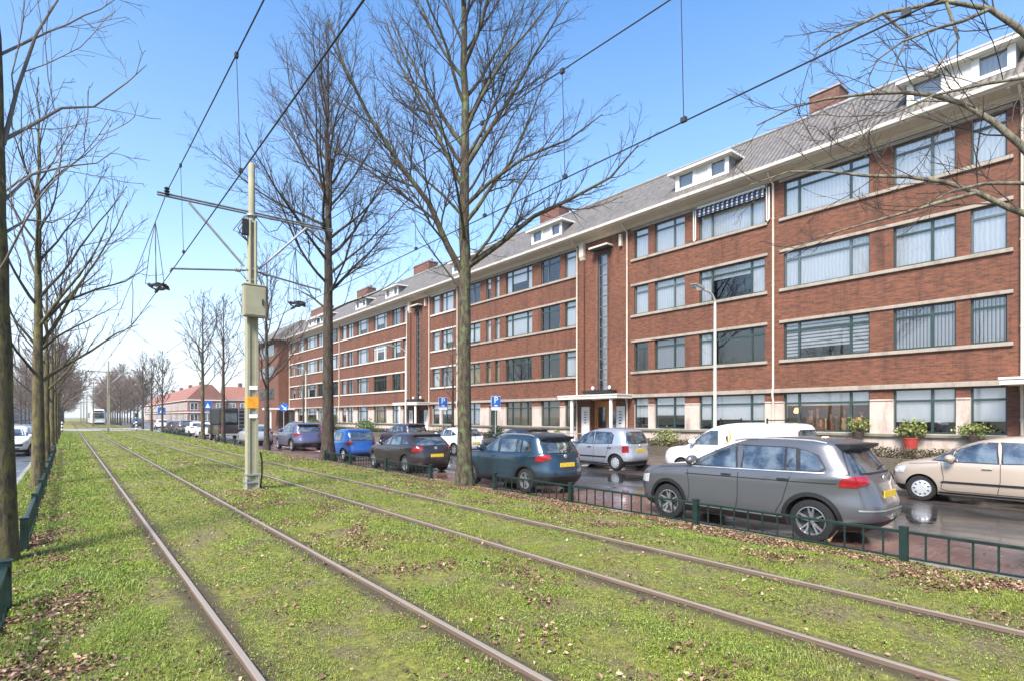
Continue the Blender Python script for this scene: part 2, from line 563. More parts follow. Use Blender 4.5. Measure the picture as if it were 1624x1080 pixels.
# left side
kerb('kerb_left', -1.24, -1.10, -12, 84.6, -.6, -.21)
sheet('road_left', M['asphalt'], -9.5, -1.24, -12, 84.6, ROAD_Z)
sheet('pavement_left', M['flags'], -16, -9.5, -12, 84.6, -.24)
sheet('crossing_street_left', M['cross'], -120, -1.10, 84.6, 97, ROAD_Z - .004)
sheet('road_left_beyond_crossing', M['asphalt'], -9.5, -1.10, 97, 520, ROAD_Z)
sheet('pavement_left_beyond_crossing', M['flags'], -16, -9.5, 97, 520, -.24)

# the four rails: head, web and foot of a grooved rail, mostly sunk in the turf
def rail_material():
    N = NT('rail_steel')
    p = N.pos()
    x, y, z = N.sep(p)
    f = N.noise(N.mapv(p, (30, 1.5, 30)), 1, 5, .7)
    rust = N.ramp(f, [(.3, (.085, .052, .034)), (.7, (.16, .115, .085))])
    top = N.ramp(z, [(-.006, 0.0), (-.001, 1.0)])
    c = N.mix(N.math('MULTIPLY', top, .75), rust, (.32, .285, .24))
    N.bsdf(c, N.ramp(top, [(0.0, .85), (1.0, .55)]), N.math('MULTIPLY', top, .25))
    return N.m
M['rail'] = rail_material()
RL = ['leftmost tram rail, bright worn steel in the turf', 'second tram rail, left of the overhead line pole',
      'third tram rail, brown and rusty, right of the pole', 'tram rail nearest the parked cars and the green fence']
for r, lab in zip(RAILS, RL):
    b = MB()
    b.prism([(r - .024, -.0), (r - .018, .004), (r + .018, .004), (r + .024, 0), (r + .024, -.03), (r + .012, -.045), (r + .012, -.12), (r + .07, -.14), (r - .07, -.14), (r - .012, -.12), (r - .012, -.045), (r - .024, -.03)], 1, -12, 520)
    o = b.build('tram_rail', M['rail'])
    o.location = (0, 0, .0)
    tag(o, lab, 'rail', 'rails of the two tram tracks')
# ------------------------------------------------------------------ the long brick apartment block (facade in the plane X = FX)
FX = 24.0
Y_END, Y_NEAR = 79.0, -7.0
GZ = (1.08, 2.72)
FL = [(4.15, 5.71), (7.21, 8.76), (10.25, 11.79)]
block = thing('apartment_block', 'long red brick apartment block with tiled roof, dormers and stone bands', 'building', (0, 0, 0))

# columns: (y0, y1, splits counted from the far end of the window, kind)
COLS = [
    (3.78, 4.72, (), 0), (5.12, 6.98, (.63,), 0), (7.76, 11.02, (.185, .79), 0),
    (11.85, 15.10, (.20, .80), 0), (15.91, 17.72, (.64,), 0), (18.14, 19.06, (), 0),
    (23.50, 24.43, (), 1), (24.88, 26.65, (.36,), 1), (27.53, 30.37, (.23, .80), 1), (31.09, 31.62, (), 1), (32.11, 32.69, (), 1),
    (33.45, 35.3, (.5,), 1), (37.13, 38.94, (.35,), 1), (39.24, 40.36, (), 1),
    (44.80, 45.65, (), 2), (46.14, 47.80, (.36,), 2), (49.00, 51.88, (.22, .78), 2), (53.17, 55.91, (.22, .78), 2), (57.02, 58.58, (.5,), 2), (58.93, 60.19, (), 2),
    (61.4, 64.0, (.25, .75), 3), (64.65, 65.37, (), 3), (65.89, 67.83, (.4,), 3), (68.28, 71.99, (.25, .75), 3), (72.72, 75.50, (.22, .78), 3), (76.56, 78.18, (.4,), 3),
    (-5.0, -2.6, (.5,), 0),
]
STAIRS = [(-.35, 3.43), (19.50, 23.33), (40.99, 44.68)]
openings = []
for y0, y1, sp, k in COLS:
    if not (31 < y0 < 33):
        openings.append((y0, y1) + GZ)
    for z0, z1 in FL:
        openings.append((y0, y1, z0, z1))
DOORS_SMALL = [(31.35, 32.35, .05, 2.45)]
openings += DOORS_SMALL
PORCH = []
for s0, s1 in STAIRS:
    yc = (s0 + s1) / 2 - .1
    PORCH.append((yc - .95, yc + .95, .0, 2.62))
    openings.append(PORCH[-1])
    openings.append((yc - .36, yc + .36, 3.22, 11.05))

def facade(x, y0, y1, z0, z1, holes, depth, matf, back=True):
    """wall sheet with real openings and reveals, built cell by cell"""
    ys = sorted({y0, y1} | {h[0] for h in holes} | {h[1] for h in holes})
    zs = sorted({z0, z1, 2.36, 2.74, .86} | {h[2] for h in holes} | {h[3] for h in holes})
    b = MB()
    def solid(a, c):
        if a < 0 or c < 0 or a >= len(ys) - 1 or c >= len(zs) - 1: return True
        ym, zm = (ys[a] + ys[a + 1]) / 2, (zs[c] + zs[c + 1]) / 2
        return not any(h[0] < ym < h[1] and h[2] < zm < h[3] for h in holes)
    for a in range(len(ys) - 1):
        for c in range(len(zs) - 1):
            ya, yb, za, zb = ys[a], ys[a + 1], zs[c], zs[c + 1]
            m = matf((ya + yb) / 2, (za + zb) / 2)
            if solid(a, c):
                b.quad((x, yb, za), (x, ya, za), (x, ya, zb), (x, yb, zb), m)
            else:
                X = x + depth
                if solid(a - 1, c): b.quad((x, ya, za), (X, ya, za), (X, ya, zb), (x, ya, zb), m)
                if solid(a + 1, c): b.quad((X, yb, za), (x, yb, za), (x, yb, zb), (X, yb, zb), m)
                if solid(a, c - 1): b.quad((x, yb, za), (X, yb, za), (X, ya, za), (x, ya, za), m)
                if solid(a, c + 1): b.quad((x, ya, zb), (X, ya, zb), (X, yb, zb), (x, yb, zb), m)
    return b

def wall_mat(y, z):
    if z < 2.36:
        if any(a <= y <= c for a, c in STAIRS): return 0
        return 1
    return 0
wb = facade(FX, Y_NEAR, Y_END, -.25, 12.14, openings, .34, wall_mat)
# end walls, back wall, and the dark core that closes the rooms half a metre behind the glass
wb.quad((FX, Y_END, -.25), (FX + 11, Y_END, -.25), (FX + 11, Y_END, 12.4), (FX, Y_END, 12.4), 0)
wb.quad((FX + 11, Y_NEAR, -.25), (FX, Y_NEAR, -.25), (FX, Y_NEAR, 12.4), (FX + 11, Y_NEAR, 12.4), 0)
wb.quad((FX + 11, Y_NEAR, -.25), (FX + 11, Y_NEAR, 12.4), (FX + 11, Y_END, 12.4), (FX + 11, Y_END, -.25), 0)
wb.build('wall', [M['brick'], M['stone']], block)
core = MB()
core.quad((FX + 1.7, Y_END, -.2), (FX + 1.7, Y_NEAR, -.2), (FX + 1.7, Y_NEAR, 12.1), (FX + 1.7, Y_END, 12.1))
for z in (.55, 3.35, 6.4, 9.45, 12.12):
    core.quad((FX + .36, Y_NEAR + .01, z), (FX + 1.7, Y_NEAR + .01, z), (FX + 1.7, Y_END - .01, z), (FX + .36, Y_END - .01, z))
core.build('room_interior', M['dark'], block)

# soft furnishings behind the panes
def curtain_mat(name, col, kind):
    N = NT(name)
    p = N.pos()
    x, y, z = N.sep(p)
    if kind == 'net':
        f = N.math('SINE', N.math('MULTIPLY_ADD', y, 46, N.math('MULTIPLY', N.noise(p, 2.2, 3), 9)))
        c = N.ramp(N.math('MULTIPLY_ADD', f, .5, .5), [(0, tuple(q * .86 for q in col)), (1, col)])  # fold shading painted as lighter and darker stripes in the cloth colour
    elif kind == 'slat':
        f = N.math('FRACT', N.math('MULTIPLY', y, 9.5))
        c = N.ramp(f, [(.0, col), (.72, tuple(q * .8 for q in col)), (.76, (.05, .05, .05)), (.98, (.05, .05, .05))], 'LINEAR')
    elif kind == 'zebra':
        f = N.math('FRACT', N.math('MULTIPLY', z, 7.0))
        c = N.ramp(f, [(.0, col), (.6, col), (.64, (.12, .11, .11)), (.98, (.10, .10, .10))])
    else:
        c = N.ramp(N.noise(p, 1.2, 3), [(.3, tuple(q * .9 for q in col)), (.7, col)])
    N.bsdf(c, .9, 0)
    return N.m
M['net'] = curtain_mat('net_curtain_sky_white', (.87, .87, .87), 'net')  # net curtains, whitened so the panes also look lit by reflected sky
M['net_grey'] = curtain_mat('grey_net_curtain', (.42, .43, .46), 'net')
M['blind'] = curtain_mat('roller_blind', (.90, .89, .87), 'plain')
M['slat'] = curtain_mat('vertical_slats', (.62, .62, .66), 'slat')
M['zebra'] = curtain_mat('zebra_blind', (.74, .74, .74), 'zebra')
M['beige'] = curtain_mat('beige_curtain', (.30, .23, .15), 'net')
M['warm'] = curtain_mat('warm_curtain', (.58, .42, .22), 'net')
M['glow'] = emit('lamp_glow', (1.0, .48, .12), 2.2)
M['window_goods'] = plain('window_goods', (.22, .12, .10), .8, 0, .9, 5)

rngw = random.Random(4)
def window(y0, y1, z0, z1, splits, style, mat, x=FX, transom=.24, parent=block):
    """style: list of (curtain material or None, how far down it hangs 0..1) per light, from the far end"""
    t = .055
    X0, X1 = x + .10, x + .165
    f = MB()
    f.box(X0, X1, y0, y0 + t, z0, z1); f.box(X0, X1, y1 - t, y1, z0, z1)
    f.box(X0, X1, y0 + t, y1 - t, z0, z0 + t * 1.2); f.box(X0, X1, y0 + t, y1 - t, z1 - t, z1)
    edges = [y1 - t] + [y1 - (y1 - y0) * s for s in splits] + [y0 + t]
    for s in splits:
        yc = y1 - (y1 - y0) * s
        f.box(X0 - .012, X1 + .004, yc - .042, yc + .042, z0 + t * 1.2, z1 - t)
    zt = z1 - (z1 - z0) * transom
    ends = []
    for i in range(len(edges) - 1):
        a, b = edges[i + 1] + (.042 if i < len(edges) - 2 else 0), edges[i] - (.042 if i > 0 else 0)
        ends.append((a, b))
        if transom: f.box(X0 - .006, X1 + .002, a, b, zt - .035, zt + .035)
    o = f.build('window', mat, parent)
    g = MB()
    g.quad((x + .135, y1 - t, z0 + t), (x + .135, y0 + t, z0 + t), (x + .135, y0 + t, z1 - t), (x + .135, y1 - t, z1 - t))
    g.build('pane', M['pane'], o)
    c = {}
    for i, (a, b) in enumerate(ends):
        mt, fr = style[min(i, len(style) - 1)]
        if mt is None: continue
        zl = z1 - (z1 - z0) * fr
        n = 8
        cb = c.setdefault(mt, MB())
        for k in range(n):
            ya, yb = a + (b - a) * k / n, a + (b - a) * (k + 1) / n
            da, db = .008 * math.sin(k * 2.1), .008 * math.sin((k + 1) * 2.1)
            cb.quad((x + .175 + db, yb + .0, zl), (x + .175 + da, ya, zl), (x + .175 + da, ya, z1), (x + .175 + db, yb, z1))
    for mt, cb in c.items():
        cb.build('curtain' if 'net' in mt or mt in ('beige', 'warm') else 'blind', M[mt], o)
    if z0 > 2 and (y1 - y0) > 1.2 and rngw.random() < .45:
        for q in range(rngw.choice((1, 2, 3))):
            yv = rngw.uniform(y0 + .25, y1 - .25); hv = rngw.uniform(.14, .34); rv_ = rngw.uniform(.035, .06)
            MB().lathe([(.001, 0), (rv_ * .7, 0), (rv_, hv * .35), (rv_ * .5, hv * .6), (rv_ * 1.3, hv * .8), (rv_ * .9, hv), (.001, hv)], (x + .30, yv, z0 + .07), 'z', 8).build('ornament', M[rngw.choice(('sign_white', 'leafgreen', 'pot_dark'))], o, 60)
    return o

def style_for(ci, fl, k, n):
    r = rngw.random()
    if k == 0:
        T = {(0, 0): [('blind', .72)], (1, 0): [('blind', .74)], (2, 0): [('blind', .34)], (3, 0): [('blind', .72)], (4, 0): [('blind', .58)], (5, 0): [('blind', .64)],
             (2, 1): [('zebra', 1), ('zebra', .72), ('zebra', 1)], (1, 1): [('slat', 1)], (0, 1): [('slat', 1)],
             (2, 2): [('net', 1)], (1, 2): [('net', 1)], (0, 2): [('net', 1)],
             (2, 3): [('net', 1)], (1, 3): [('net', 1)], (0, 3): [('net', 1)],
             (3, 1): [('net', 1), (None, 0), (None, 0)], (4, 1): [('net_grey', 1)], (5, 1): [(None, 0)],
             (3, 2): [('net', 1), ('net', .36), ('net', 1)], (4, 2): [('net', .95)], (5, 2): [('net', 1)],
             (3, 3): [('net', 1)], (4, 3): [('net', 1)], (5, 3): [('net', 1)]}
        return T.get((ci, fl), [('net', 1)])
    if fl == 0:
        if ci in (6, 7, 8): return [('beige', 1)]
        if ci == 16: return [('warm', 1)]
        return [('net', 1)] if r < .6 else [('blind', .5)]
    if ci == 8 and fl == 1: return [(None, 0)]
    if ci in (9, 10, 11) and fl == 1: return [('warm', 1)]
    if n > 1 and r < .22: return [('net', 1), ('net', rngw.uniform(.3, .7))] + [('net', 1)] * (n - 2)
    if r < .30: return [('blind', rngw.uniform(.35, .95))]
    return [('net', 1)] if r < .74 else [('net_grey', 1)] if r < .88 else [(None, 0)]

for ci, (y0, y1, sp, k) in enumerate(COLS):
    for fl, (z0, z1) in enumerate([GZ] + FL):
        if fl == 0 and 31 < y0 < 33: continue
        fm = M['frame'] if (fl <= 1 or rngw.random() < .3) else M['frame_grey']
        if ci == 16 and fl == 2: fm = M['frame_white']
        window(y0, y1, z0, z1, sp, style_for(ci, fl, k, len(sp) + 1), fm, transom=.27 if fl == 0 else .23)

M['pot_red_'] = plain('red_ornament', (.34, .06, .03), .5, 0, .4, 5)
# things in the lit shop-like window on the ground floor
gd = MB()
rg = random.Random(9)
for i in range(44):
    y = rg.uniform(7.95, 10.9); z = 1.16; h = rg.uniform(.10, .50) if i % 4 else rg.uniform(.5, .9); r = rg.uniform(.04, .12)
    gd.lathe([(r * .7, 0), (r, h * .3), (r * .6, h * .7), (r * .9, h), (.001, h)], (FX + rg.uniform(.22, .5), y, z), 'z', 8, i % 4)
gd.build('window_display', [M['window_goods'], M['warm'], M['pot_red_'], M['leafgreen']], block, 50)
pl_ = bpy.data.lights.new('table_lamp_light', 'POINT'); pl_.energy = 30; pl_.color = (1, .62, .3); pl_.shadow_soft_size = .12
plo = bpy.data.objects.new('table_lamp_light', pl_); COL.objects.link(plo); plo.location = (FX + .75, 9.6, 2.15); plo.parent = block
lampo = MB().lathe([(.001, .0), (.10, .0), (.14, .05), (.09, .22), (.001, .23)], (FX + .36, 10.62, 1.85), 'z', 12).build('table_lamp', M['glow'], block, 60)
MB().lathe([(.001, 0), (.16, 0), (.10, .18), (.001, .19)], (FX + .4, 8.25, 1.48), 'z', 12).build('table_lamp', emit('red_lamp_glow', (1, .12, .12), .8), block, 60)

# stone bands: string course over the ground floor, lintel and sill bands of every storey
def bands(y0, y1, mat, m2):
    b = MB()
    for z0, z1 in FL:
        b.box(FX - .085, FX + .1, y0, y1, z0 - .14, z0 - .012)
        b.box(FX - .06, FX + .1, y0, y1, z1 + .006, z1 + .13)
    b.build('stone_band', mat, block, bevel=.012)
SECT = [(3.62, 11.2, 'band'), (11.72, 19.26, 'band'), (23.42, 36.2, 'band'), (36.75, 40.62, 'band_white'), (44.74, 60.5, 'band_white'), (60.95, 78.7, 'band_white')]
for a, c, m in SECT:
    bands(a, c, M[m], None)
M['mossy_ledge'] = stone_material('mossy_ledge', (.17, .155, .12), (.07, .08, .04), .7)
sc = MB()
prev = Y_NEAR
for s0, s1 in STAIRS + [(Y_END, Y_END)]:
    if s0 > prev:
        sc.box(FX - .11, FX + .1, prev, s0 - .05, 2.725, 2.90)
        MB().box(FX - .15, FX + .1, prev, s0 - .05, .95, 1.06).build('window_ledge', M['mossy_ledge'], block, None, .012)
    prev = s1 + .05
sc.build('string_course', M['band'], block, bevel=.015)
# stone capitals between brick and plaster on the ground-floor piers
gaps = sorted([(c[0], c[1]) for c in COLS if c[0] > 3] + STAIRS)
for (a0, a1), (b0, b1) in zip(gaps, gaps[1:]):
    if b0 - a1 > .2 and (a0, a1) not in STAIRS and (b0, b1) not in STAIRS:
        MB().box(FX - .03, FX + .05, a1 + .005, b0 - .005, 2.30, 2.36).build('pier_capital', M['stone'], block)
# plinth, slightly proud
pl = MB()
for (a, c) in ((3.5, 19.45), (23.4, 40.9), (44.75, 78.9)):
    pl.box(FX - .05, FX - .004, a, c, -.2, .945)
pl.build('plinth', M['stone'], block)

# eaves: soffit, mouldings, gutter
ev = MB()
ev.prism([(FX + .02, 12.0), (FX - .10, 12.02), (FX - .12, 12.14), (FX - .74, 12.20), (FX - .74, 12.28), (FX + .3, 12.28), (FX + .3, 12.0)], 1, Y_NEAR - .3, Y_END + .6)
ev.build('eaves_soffit', M['cream'], block)
gt = MB()
gt.prism([(FX - .745, 12.245), (FX - .85, 12.27), (FX - .88, 12.40), (FX - .84, 12.40), (FX - .80, 12.29), (FX - .70, 12.29), (FX - .70, 12.40), (FX - .66, 12.40), (FX - .66, 12.282), (FX - .745, 12.282)], 1, Y_NEAR - .3, Y_END + .6)
for i in range(20):
    y = Y_NEAR + 2 + i * 4.3
    gt.box(FX - .70, FX - .25, y, y + .09, 12.14, 12.19)
gt.build('gutter', M['canopy'], block)
mo = MB().box(FX - .05, FX + .02, Y_NEAR, Y_END, 11.955, 12.015)
mo.build('eaves_moulding', M['cream'], block)

# roof
def tile_material():
    N = NT('roof_tiles')
    p = N.pos()
    x, y, z = N.sep(p)
    yy = N.math('FRACT', N.math('MULTIPLY', y, 1 / .22))
    zz = N.math('FRACT', N.math('MULTIPLY', z, 1 / .235))
    wave = N.math('SINE', N.math('MULTIPLY', yy, math.pi))
    n = N.noise(p, 1.1, 5, .65)
    n2 = N.noise(N.mapv(p, (4.5, 4.5, 4.2)), 1, 2, .5)
    c = N.ramp(n2, [(.3, (.082, .077, .072)), (.7, (.175, .16, .145))])
    c = N.mix(N.ramp(n, [(.45, 0.0), (.7, .5)]), c, (.20, .165, .13))
    gap = N.math('MAXIMUM', N.ramp(wave, [(.0, 1.0), (.28, 0.0)]), N.ramp(zz, [(.0, 1.0), (.10, 0.0)]))
    c = N.mix(N.math('MULTIPLY', gap, .85), c, (.035, .032, .03))
    h = N.math('ADD', wave, N.math('MULTIPLY', zz, -.9))
    N.bsdf(c, .6, 0, N.bump(h, 1.0, .07))
    return N.m
M['tiles'] = tile_material()
RX0, RZ0, RX1, RZ1 = FX - .82, 12.38, FX + 1.95, 15.15
rb = MB()
rb.prism([(RX0, RZ0), (RX1, RZ1), (RX1 + 6.2, RZ1 - .05), (FX + 11.5, 12.4), (FX + 11.5, 12.3), (FX, 12.3), (RX0 + .1, 12.32)], 1, Y_NEAR - .3, Y_END + .5)
roof = rb.build('roof', M['tiles'], block)
MB().tube([(RX1, Y_NEAR - .3, RZ1 + .01), (RX1, Y_END + .5, RZ1 + .01)], .10, 8).build('ridge_tiles', M['zinc'], roof, 60)
for a, c in ((27.43, 29.38), (9.7, 10.95), (45.0, 47.9), (71.3, 77.2), (58.5, 61.5), (-3, -1.6)):
    ch = MB()
    cx = FX + 2.5
    ch.box(cx - .15, cx + .85, a, c, 13.5, 16.25, 0)
    ch.box(cx - .20, cx + .90, a - .05, c + .05, 16.25, 16.34, 1)
    n = max(2, int((c - a) / .55))
    for i in range(n):
        y = a + (c - a) * (i + .5) / n
        ch.lathe([(.12, 0), (.11, .3), (.08, .3), (.08, .05)], (cx + .35, y, 16.34), 'z', 10, 2)
    ch.build('chimney', [M['brick_dark'], M['zinc'], M['brick_red']], roof)

M['slate'] = plain('dormer_cladding', (.17, .17, .19), .6, 0, .15, 4)
M['panel'] = plain('dormer_panel', (.50, .49, .44), .5, 0, .12, 3)
for a, c in ((24.39, 27.24), (13.38, 16.23), (3.52, 6.47), (33.8, 36.8), (53.0, 55.6), (63.2, 66.2), (67.4, 70.2), (46.0, 48.6)):
    x = FX - .27
    z0, z1 = RZ0 + (x - RX0) - .02, 13.72
    d = MB()
    back = RX0 + (z1 - RZ0)
    d.prism([(x, z0), (x, z1), (back, z1)], 1, a, a + .05, 0)
    d.prism([(x, z0), (x, z1), (back, z1)], 1, c - .05, c, 0)
    w3 = (c - a)
    d.box(x - .03, x + .05, a + .38 * w3, a + .60 * w3, z0 + .12, z1 - .06, 1)
    d.quad((x + .3, a + .01, z0 + .2), (x + .3, c - .01, z0 + .2), (x + .3, c - .01, z1 - .01), (x + .3, a + .01, z1 - .01), 0)
    dm = d.build('dormer', [M['slate'], M['panel']], block)
    fr = MB()
    fr.box(x - .05, x + .04, a, c, z0 + .0, z0 + .12); fr.box(x - .04, x + .04, a, c, z1 - .06, z1)
    for u, v in ((0, .07), (.31, .38), (.60, .66), (.93, 1)):
        fr.box(x - .045, x + .045, a + u * w3, a + v * w3, z0 + .12, z1 - .06)
    fr.build('dormer_frame', M['white'], dm)
    for u, v in ((.07, .31), (.66, .93)):
        g = MB()
        g.quad((x + .01, a + v * w3, z0 + .12), (x + .01, a + u * w3, z0 + .12), (x + .01, a + u * w3, z1 - .06), (x + .01, a + v * w3, z1 - .06), 0)
        g.quad((x + .12, a + v * w3, z0 + .12), (x + .12, a + u * w3, z0 + .12), (x + .12, a + u * w3, z1 - .06), (x + .12, a + v * w3, z1 - .06), 1)
        g.build('dormer_pane', [M['pane'], M['net_grey']], dm)
    rs = MB().box(x - .32, back + .1, a - .28, c + .28, z1 + .004, z1 + .10, 0)
    rs.box(x - .30, back + .1, a - .26, c + .26, z1 + .10, z1 + .125, 1)
    rs.build('dormer_roof', [M['white'], M['zinc']], dm)

# downpipes
for y, x in ((19.48, -.10), (11.44, -.09), (3.40, -.10), (23.30, -.10), (36.45, -.09), (40.78, -.10), (44.72, -.10), (60.72, -.10), (78.75, -.10)):
    p = MB()
    p.tube([(FX - .6, y, 12.2), (FX - .5, y, 12.02), (FX + x, y, 11.8), (FX + x, y, 3.0), (FX + x - .06, y - .0, 2.8), (FX + x - .06, y, 2.6), (FX + x, y, 2.4), (FX + x, y, -.18)], .048, 8)
    for z in (10.3, 7.4, 4.6, 1.6):
        p.lathe([(.05, -.03), (.062, -.03), (.062, .03), (.05, .03)], (FX + x, y, z), 'z', 8)
    p.build('downpipe', M['cream'], block, 50)

# the three stair bays: tall stair window, porch, pilasters
for si, (s0, s1) in enumerate(STAIRS):
    yc = (s0 + s1) / 2 - .1
    y0, y1, z0, z1 = yc - .36, yc + .36, 3.22, 11.05
    f = MB()
    f.box(FX + .06, FX + .13, y0, y0 + .05, z0, z1); f.box(FX + .06, FX + .13, y1 - .05, y1, z0, z1)
    n = 13
    for i in range(n + 1):
        z = z0 + (z1 - z0) * i / n
        f.box(FX + .065, FX + .125, y0 + .05, y1 - .05, max(z0, z - .025), min(z1, z + .025))
    sw = f.build('stair_window', M['frame_grey'], block)
    g = MB().quad((FX + .1, y1 - .05, z0), (FX + .1, y0 + .05, z0), (FX + .1, y0 + .05, z1), (FX + .1, y1 - .05, z1))
    g.build('pane', M['pane'], sw)
    g = MB().quad((FX + .32, y1 - .05, z0), (FX + .32, y0 + .05, z0), (FX + .32, y0 + .05, z1), (FX + .32, y1 - .05, z1))
    g.build('curtain', M['net'], sw)  # white sheet behind the stair panes imitates their pale reflection
    hd = MB()
    hd.box(FX - .55, FX, yc - .78, yc + .62, 11.32, 11.42, 0)
    hd.box(FX - .50, FX, yc - .72, yc + .56, 11.24, 11.32, 1)
    hd.box(FX - .06, FX, y0 - .10, y0 - .004, 3.2, 11.24, 2); hd.box(FX - .06, FX, y1 + .004, y1 + .10, 3.2, 11.24, 2)
    hd.build('window_hood', [M['cream'], M['black'], M['brick_dark']], block)
    bl = MB()
    bl.box(FX - .75, FX + .06, yc - 1.05, yc + .95, 3.02, 3.20)
    bl.build('balcony_ledge', M['black'], block, bevel=.02)
    for dy in (-.66, .60):
        MB().lathe([(.001, 0), (.07, .03), (.10, .12), (.07, .21), (.001, .24)], (FX - .2, yc + dy, 3.22), 'z', 12).build('globe_lamp', M['sign_white'], block, 60)
    # recessed brick pilasters and the brackets under the eaves
    p = MB()
    p.box(FX - .13, FX - .003, s1 - .62, s1 - .40, 2.95, 11.3, 0)
    p.build('pilaster', M['brick'], block)
    br = MB()
    br.box(FX - .22, FX, s1 - .66, s1 - .30, 11.2, 11.98)
    br.prism([(FX - .22, 11.2), (FX, 11.2), (FX, 10.98), (FX - .14, 10.98)], 1, s1 - .64, s1 - .32)
    MB().box(FX - .16, FX, s0 + .35, s0 + .52, 11.15, 11.8).build('eaves_bracket', M['cream'], block)
    br.build('eaves_bracket', M['cream'], block)
    # porch: flat canopy on two round posts, recessed door with glass, white name boards
    cpy = MB()
    cpy.box(FX - 1.35, FX, s0 - .35, s1 + .32, 2.70, 2.86, 0)
    cpy.box(FX - 1.38, FX, s0 - .38, s1 + .35, 2.86, 2.93, 0)
    cpy.box(FX - .70, FX - .45, yc - .25, yc + .25, 2.655, 2.70, 1)
    co = cpy.build('porch_canopy', [M['canopy'], M['sign_white']], block)
    for y in (s0 + .22, s1 - .65):
        MB().lathe([(.13, 0), (.13, .06), (.095, .07), (.095, 2.84), (.12, 2.85), (.12, 2.89)], (FX - 1.15, y, -.19), 'z', 16).build('porch_post', M['white'], co, 40)
    st = MB()
    for i in range(3):
        st.box(FX - .95 + .3 * i, FX + 1.4, yc - 1.3, yc + 1.3, -.2 + .001 + .0 * i, -.2 + .085 * (i + 1))
    st.build('porch_steps', M['stone'], block)
    a, c = PORCH[si][0], PORCH[si][1]
    pr = MB()
    X = FX + .58
    pr.quad((FX + .34, a, 0), (X, a, 0), (X, a, 2.62), (FX + .34, a, 2.62))
    pr.quad((X, c, 0), (FX + .34, c, 0), (FX + .34, c, 2.62), (X, c, 2.62))
    pr.quad((FX + .34, a, 2.615), (X, a, 2.615), (X, c, 2.615), (FX + .34, c, 2.615))
    pr.box(X, X + .05, a, c, 0, 2.62)
    pr.build('porch_lining', M['wood_door'] if si == 1 else M['brick_dark'], block)
    dr = MB()
    y0d, y1d = a + .18, a + 1.12
    dr.box(X - .07, X - .01, y0d, y0d + .2, .06, 2.2); dr.box(X - .07, X - .01, y1d - .2, y1d, .06, 2.2)
    dr.box(X - .07, X - .01, y0d + .2, y1d - .2, 2.0, 2.2); dr.box(X - .07, X - .01, y0d + .2, y1d - .2, .06, .42)
    dd = dr.build('entrance_door', M['wood_door'] if si == 1 else M['door_green'], block, bevel=.008)
    MB().box(X - .05, X - .03, y0d + .2, y1d - .2, .42, 2.0).build('door_glass', M['carglass_dark'], dd)
    MB().tube([(X - .12, y1d - .12, .95), (X - .12, y1d - .12, 1.25)], .014, 6).build('handle', M['chrome'], dd)
    MB().box(X - .05, X - .012, y1d + .10, c - .1, 1.05, 2.25).build('side_light', M['carglass_dark'], dd)
    for (u, v) in ((a - .68, a - .08), (c + .08, c + .72)):
        nb = MB().box(FX - .04, FX - .004, u, v, .0, 2.28)
        nb.build('name_board', M['white'], block)
        k = MB()
        for q in range(5):
            z = 1.95 - q * .16
            k.box(FX - .048, FX - .0405, u + .22, u + .42, z, z + .05)
        k.build('letter_slot', M['black'], block)

# small bottle-green front door between the narrow windows
y0, y1, z0, z1 = DOORS_SMALL[0]
MB().box(FX + .18, FX + .24, y0, y1, z0, z1).build('front_door', M['door_green'], block, bevel=.01)

# awning over the big top-floor window: striped valance and two guide rails
def stripe_mat():
    N = NT('awning_stripes')
    x, y, z = N.sep(N.pos())
    f = N.math('MULTIPLY', N.math('GREATER_THAN', N.math('FRACT', N.math('MULTIPLY', y, 4.2)), .62), N.math('GREATER_THAN', N.math('FRACT', N.math('MULTIPLY', z, 6.5)), .35))
    c = N.mix(f, (.010, .022, .055), (.42, .45, .50))
    N.bsdf(c, .85, 0)
    return N.m
M['awning'] = stripe_mat()
aw = MB()
ya, yb = 11.8, 15.15
aw.prism([(FX - .05, 11.82), (FX - .19, 11.66), (FX - .21, 11.36), (FX - .195, 11.36), (FX - .175, 11.65), (FX - .05, 11.80)], 1, ya, yb, 0)
aw.box(FX - .10, FX - .04, ya, yb, 11.80, 11.90, 1)
ao = aw.build('awning', [M['awning'], M['white']], block)
for y in (ya - .18, yb + .10):
    r = MB()
    r.tube([(FX - .08, y, 11.75), (FX - .08, y, 10.35), (FX - .11, y + .05, 10.25), (FX - .08, y + .11, 10.35), (FX - .08, y + .11, 11.75)], .032, 8)
    r.build('awning_arm', M['white'], ao, 50)

# projecting brick wing at the far end
wing = thing('brick_wing', 'projecting brick bay closing the far end of the long block', 'building', (0, 0, 0))
wv = MB()
wv.box(22.55, 30, 79.02, 90, -.2, 12.2)
wv.build('wall', M['brick'], wing)
MB().prism([(21.7, 12.2), (21.7, 12.4), (25.5, 15.2), (32, 15.2), (32, 12.2)], 1, 78.6, 90.5).build('roof', M['tiles'], wing)
MB().box(20.6, 24.5, 76.5, 79.6, 2.62, 2.85).build('porch_canopy', M['white'], wing)
MB().tube([(21.0, 77.0, -.2), (21.0, 77.0, 2.62)], .12, 10).build('porch_post', M['white'], wing, 40)
for z0, z1 in FL:
    MB().box(22.50, 22.56, 81, 88, z0, z1).build('window', M['carglass'], wing)
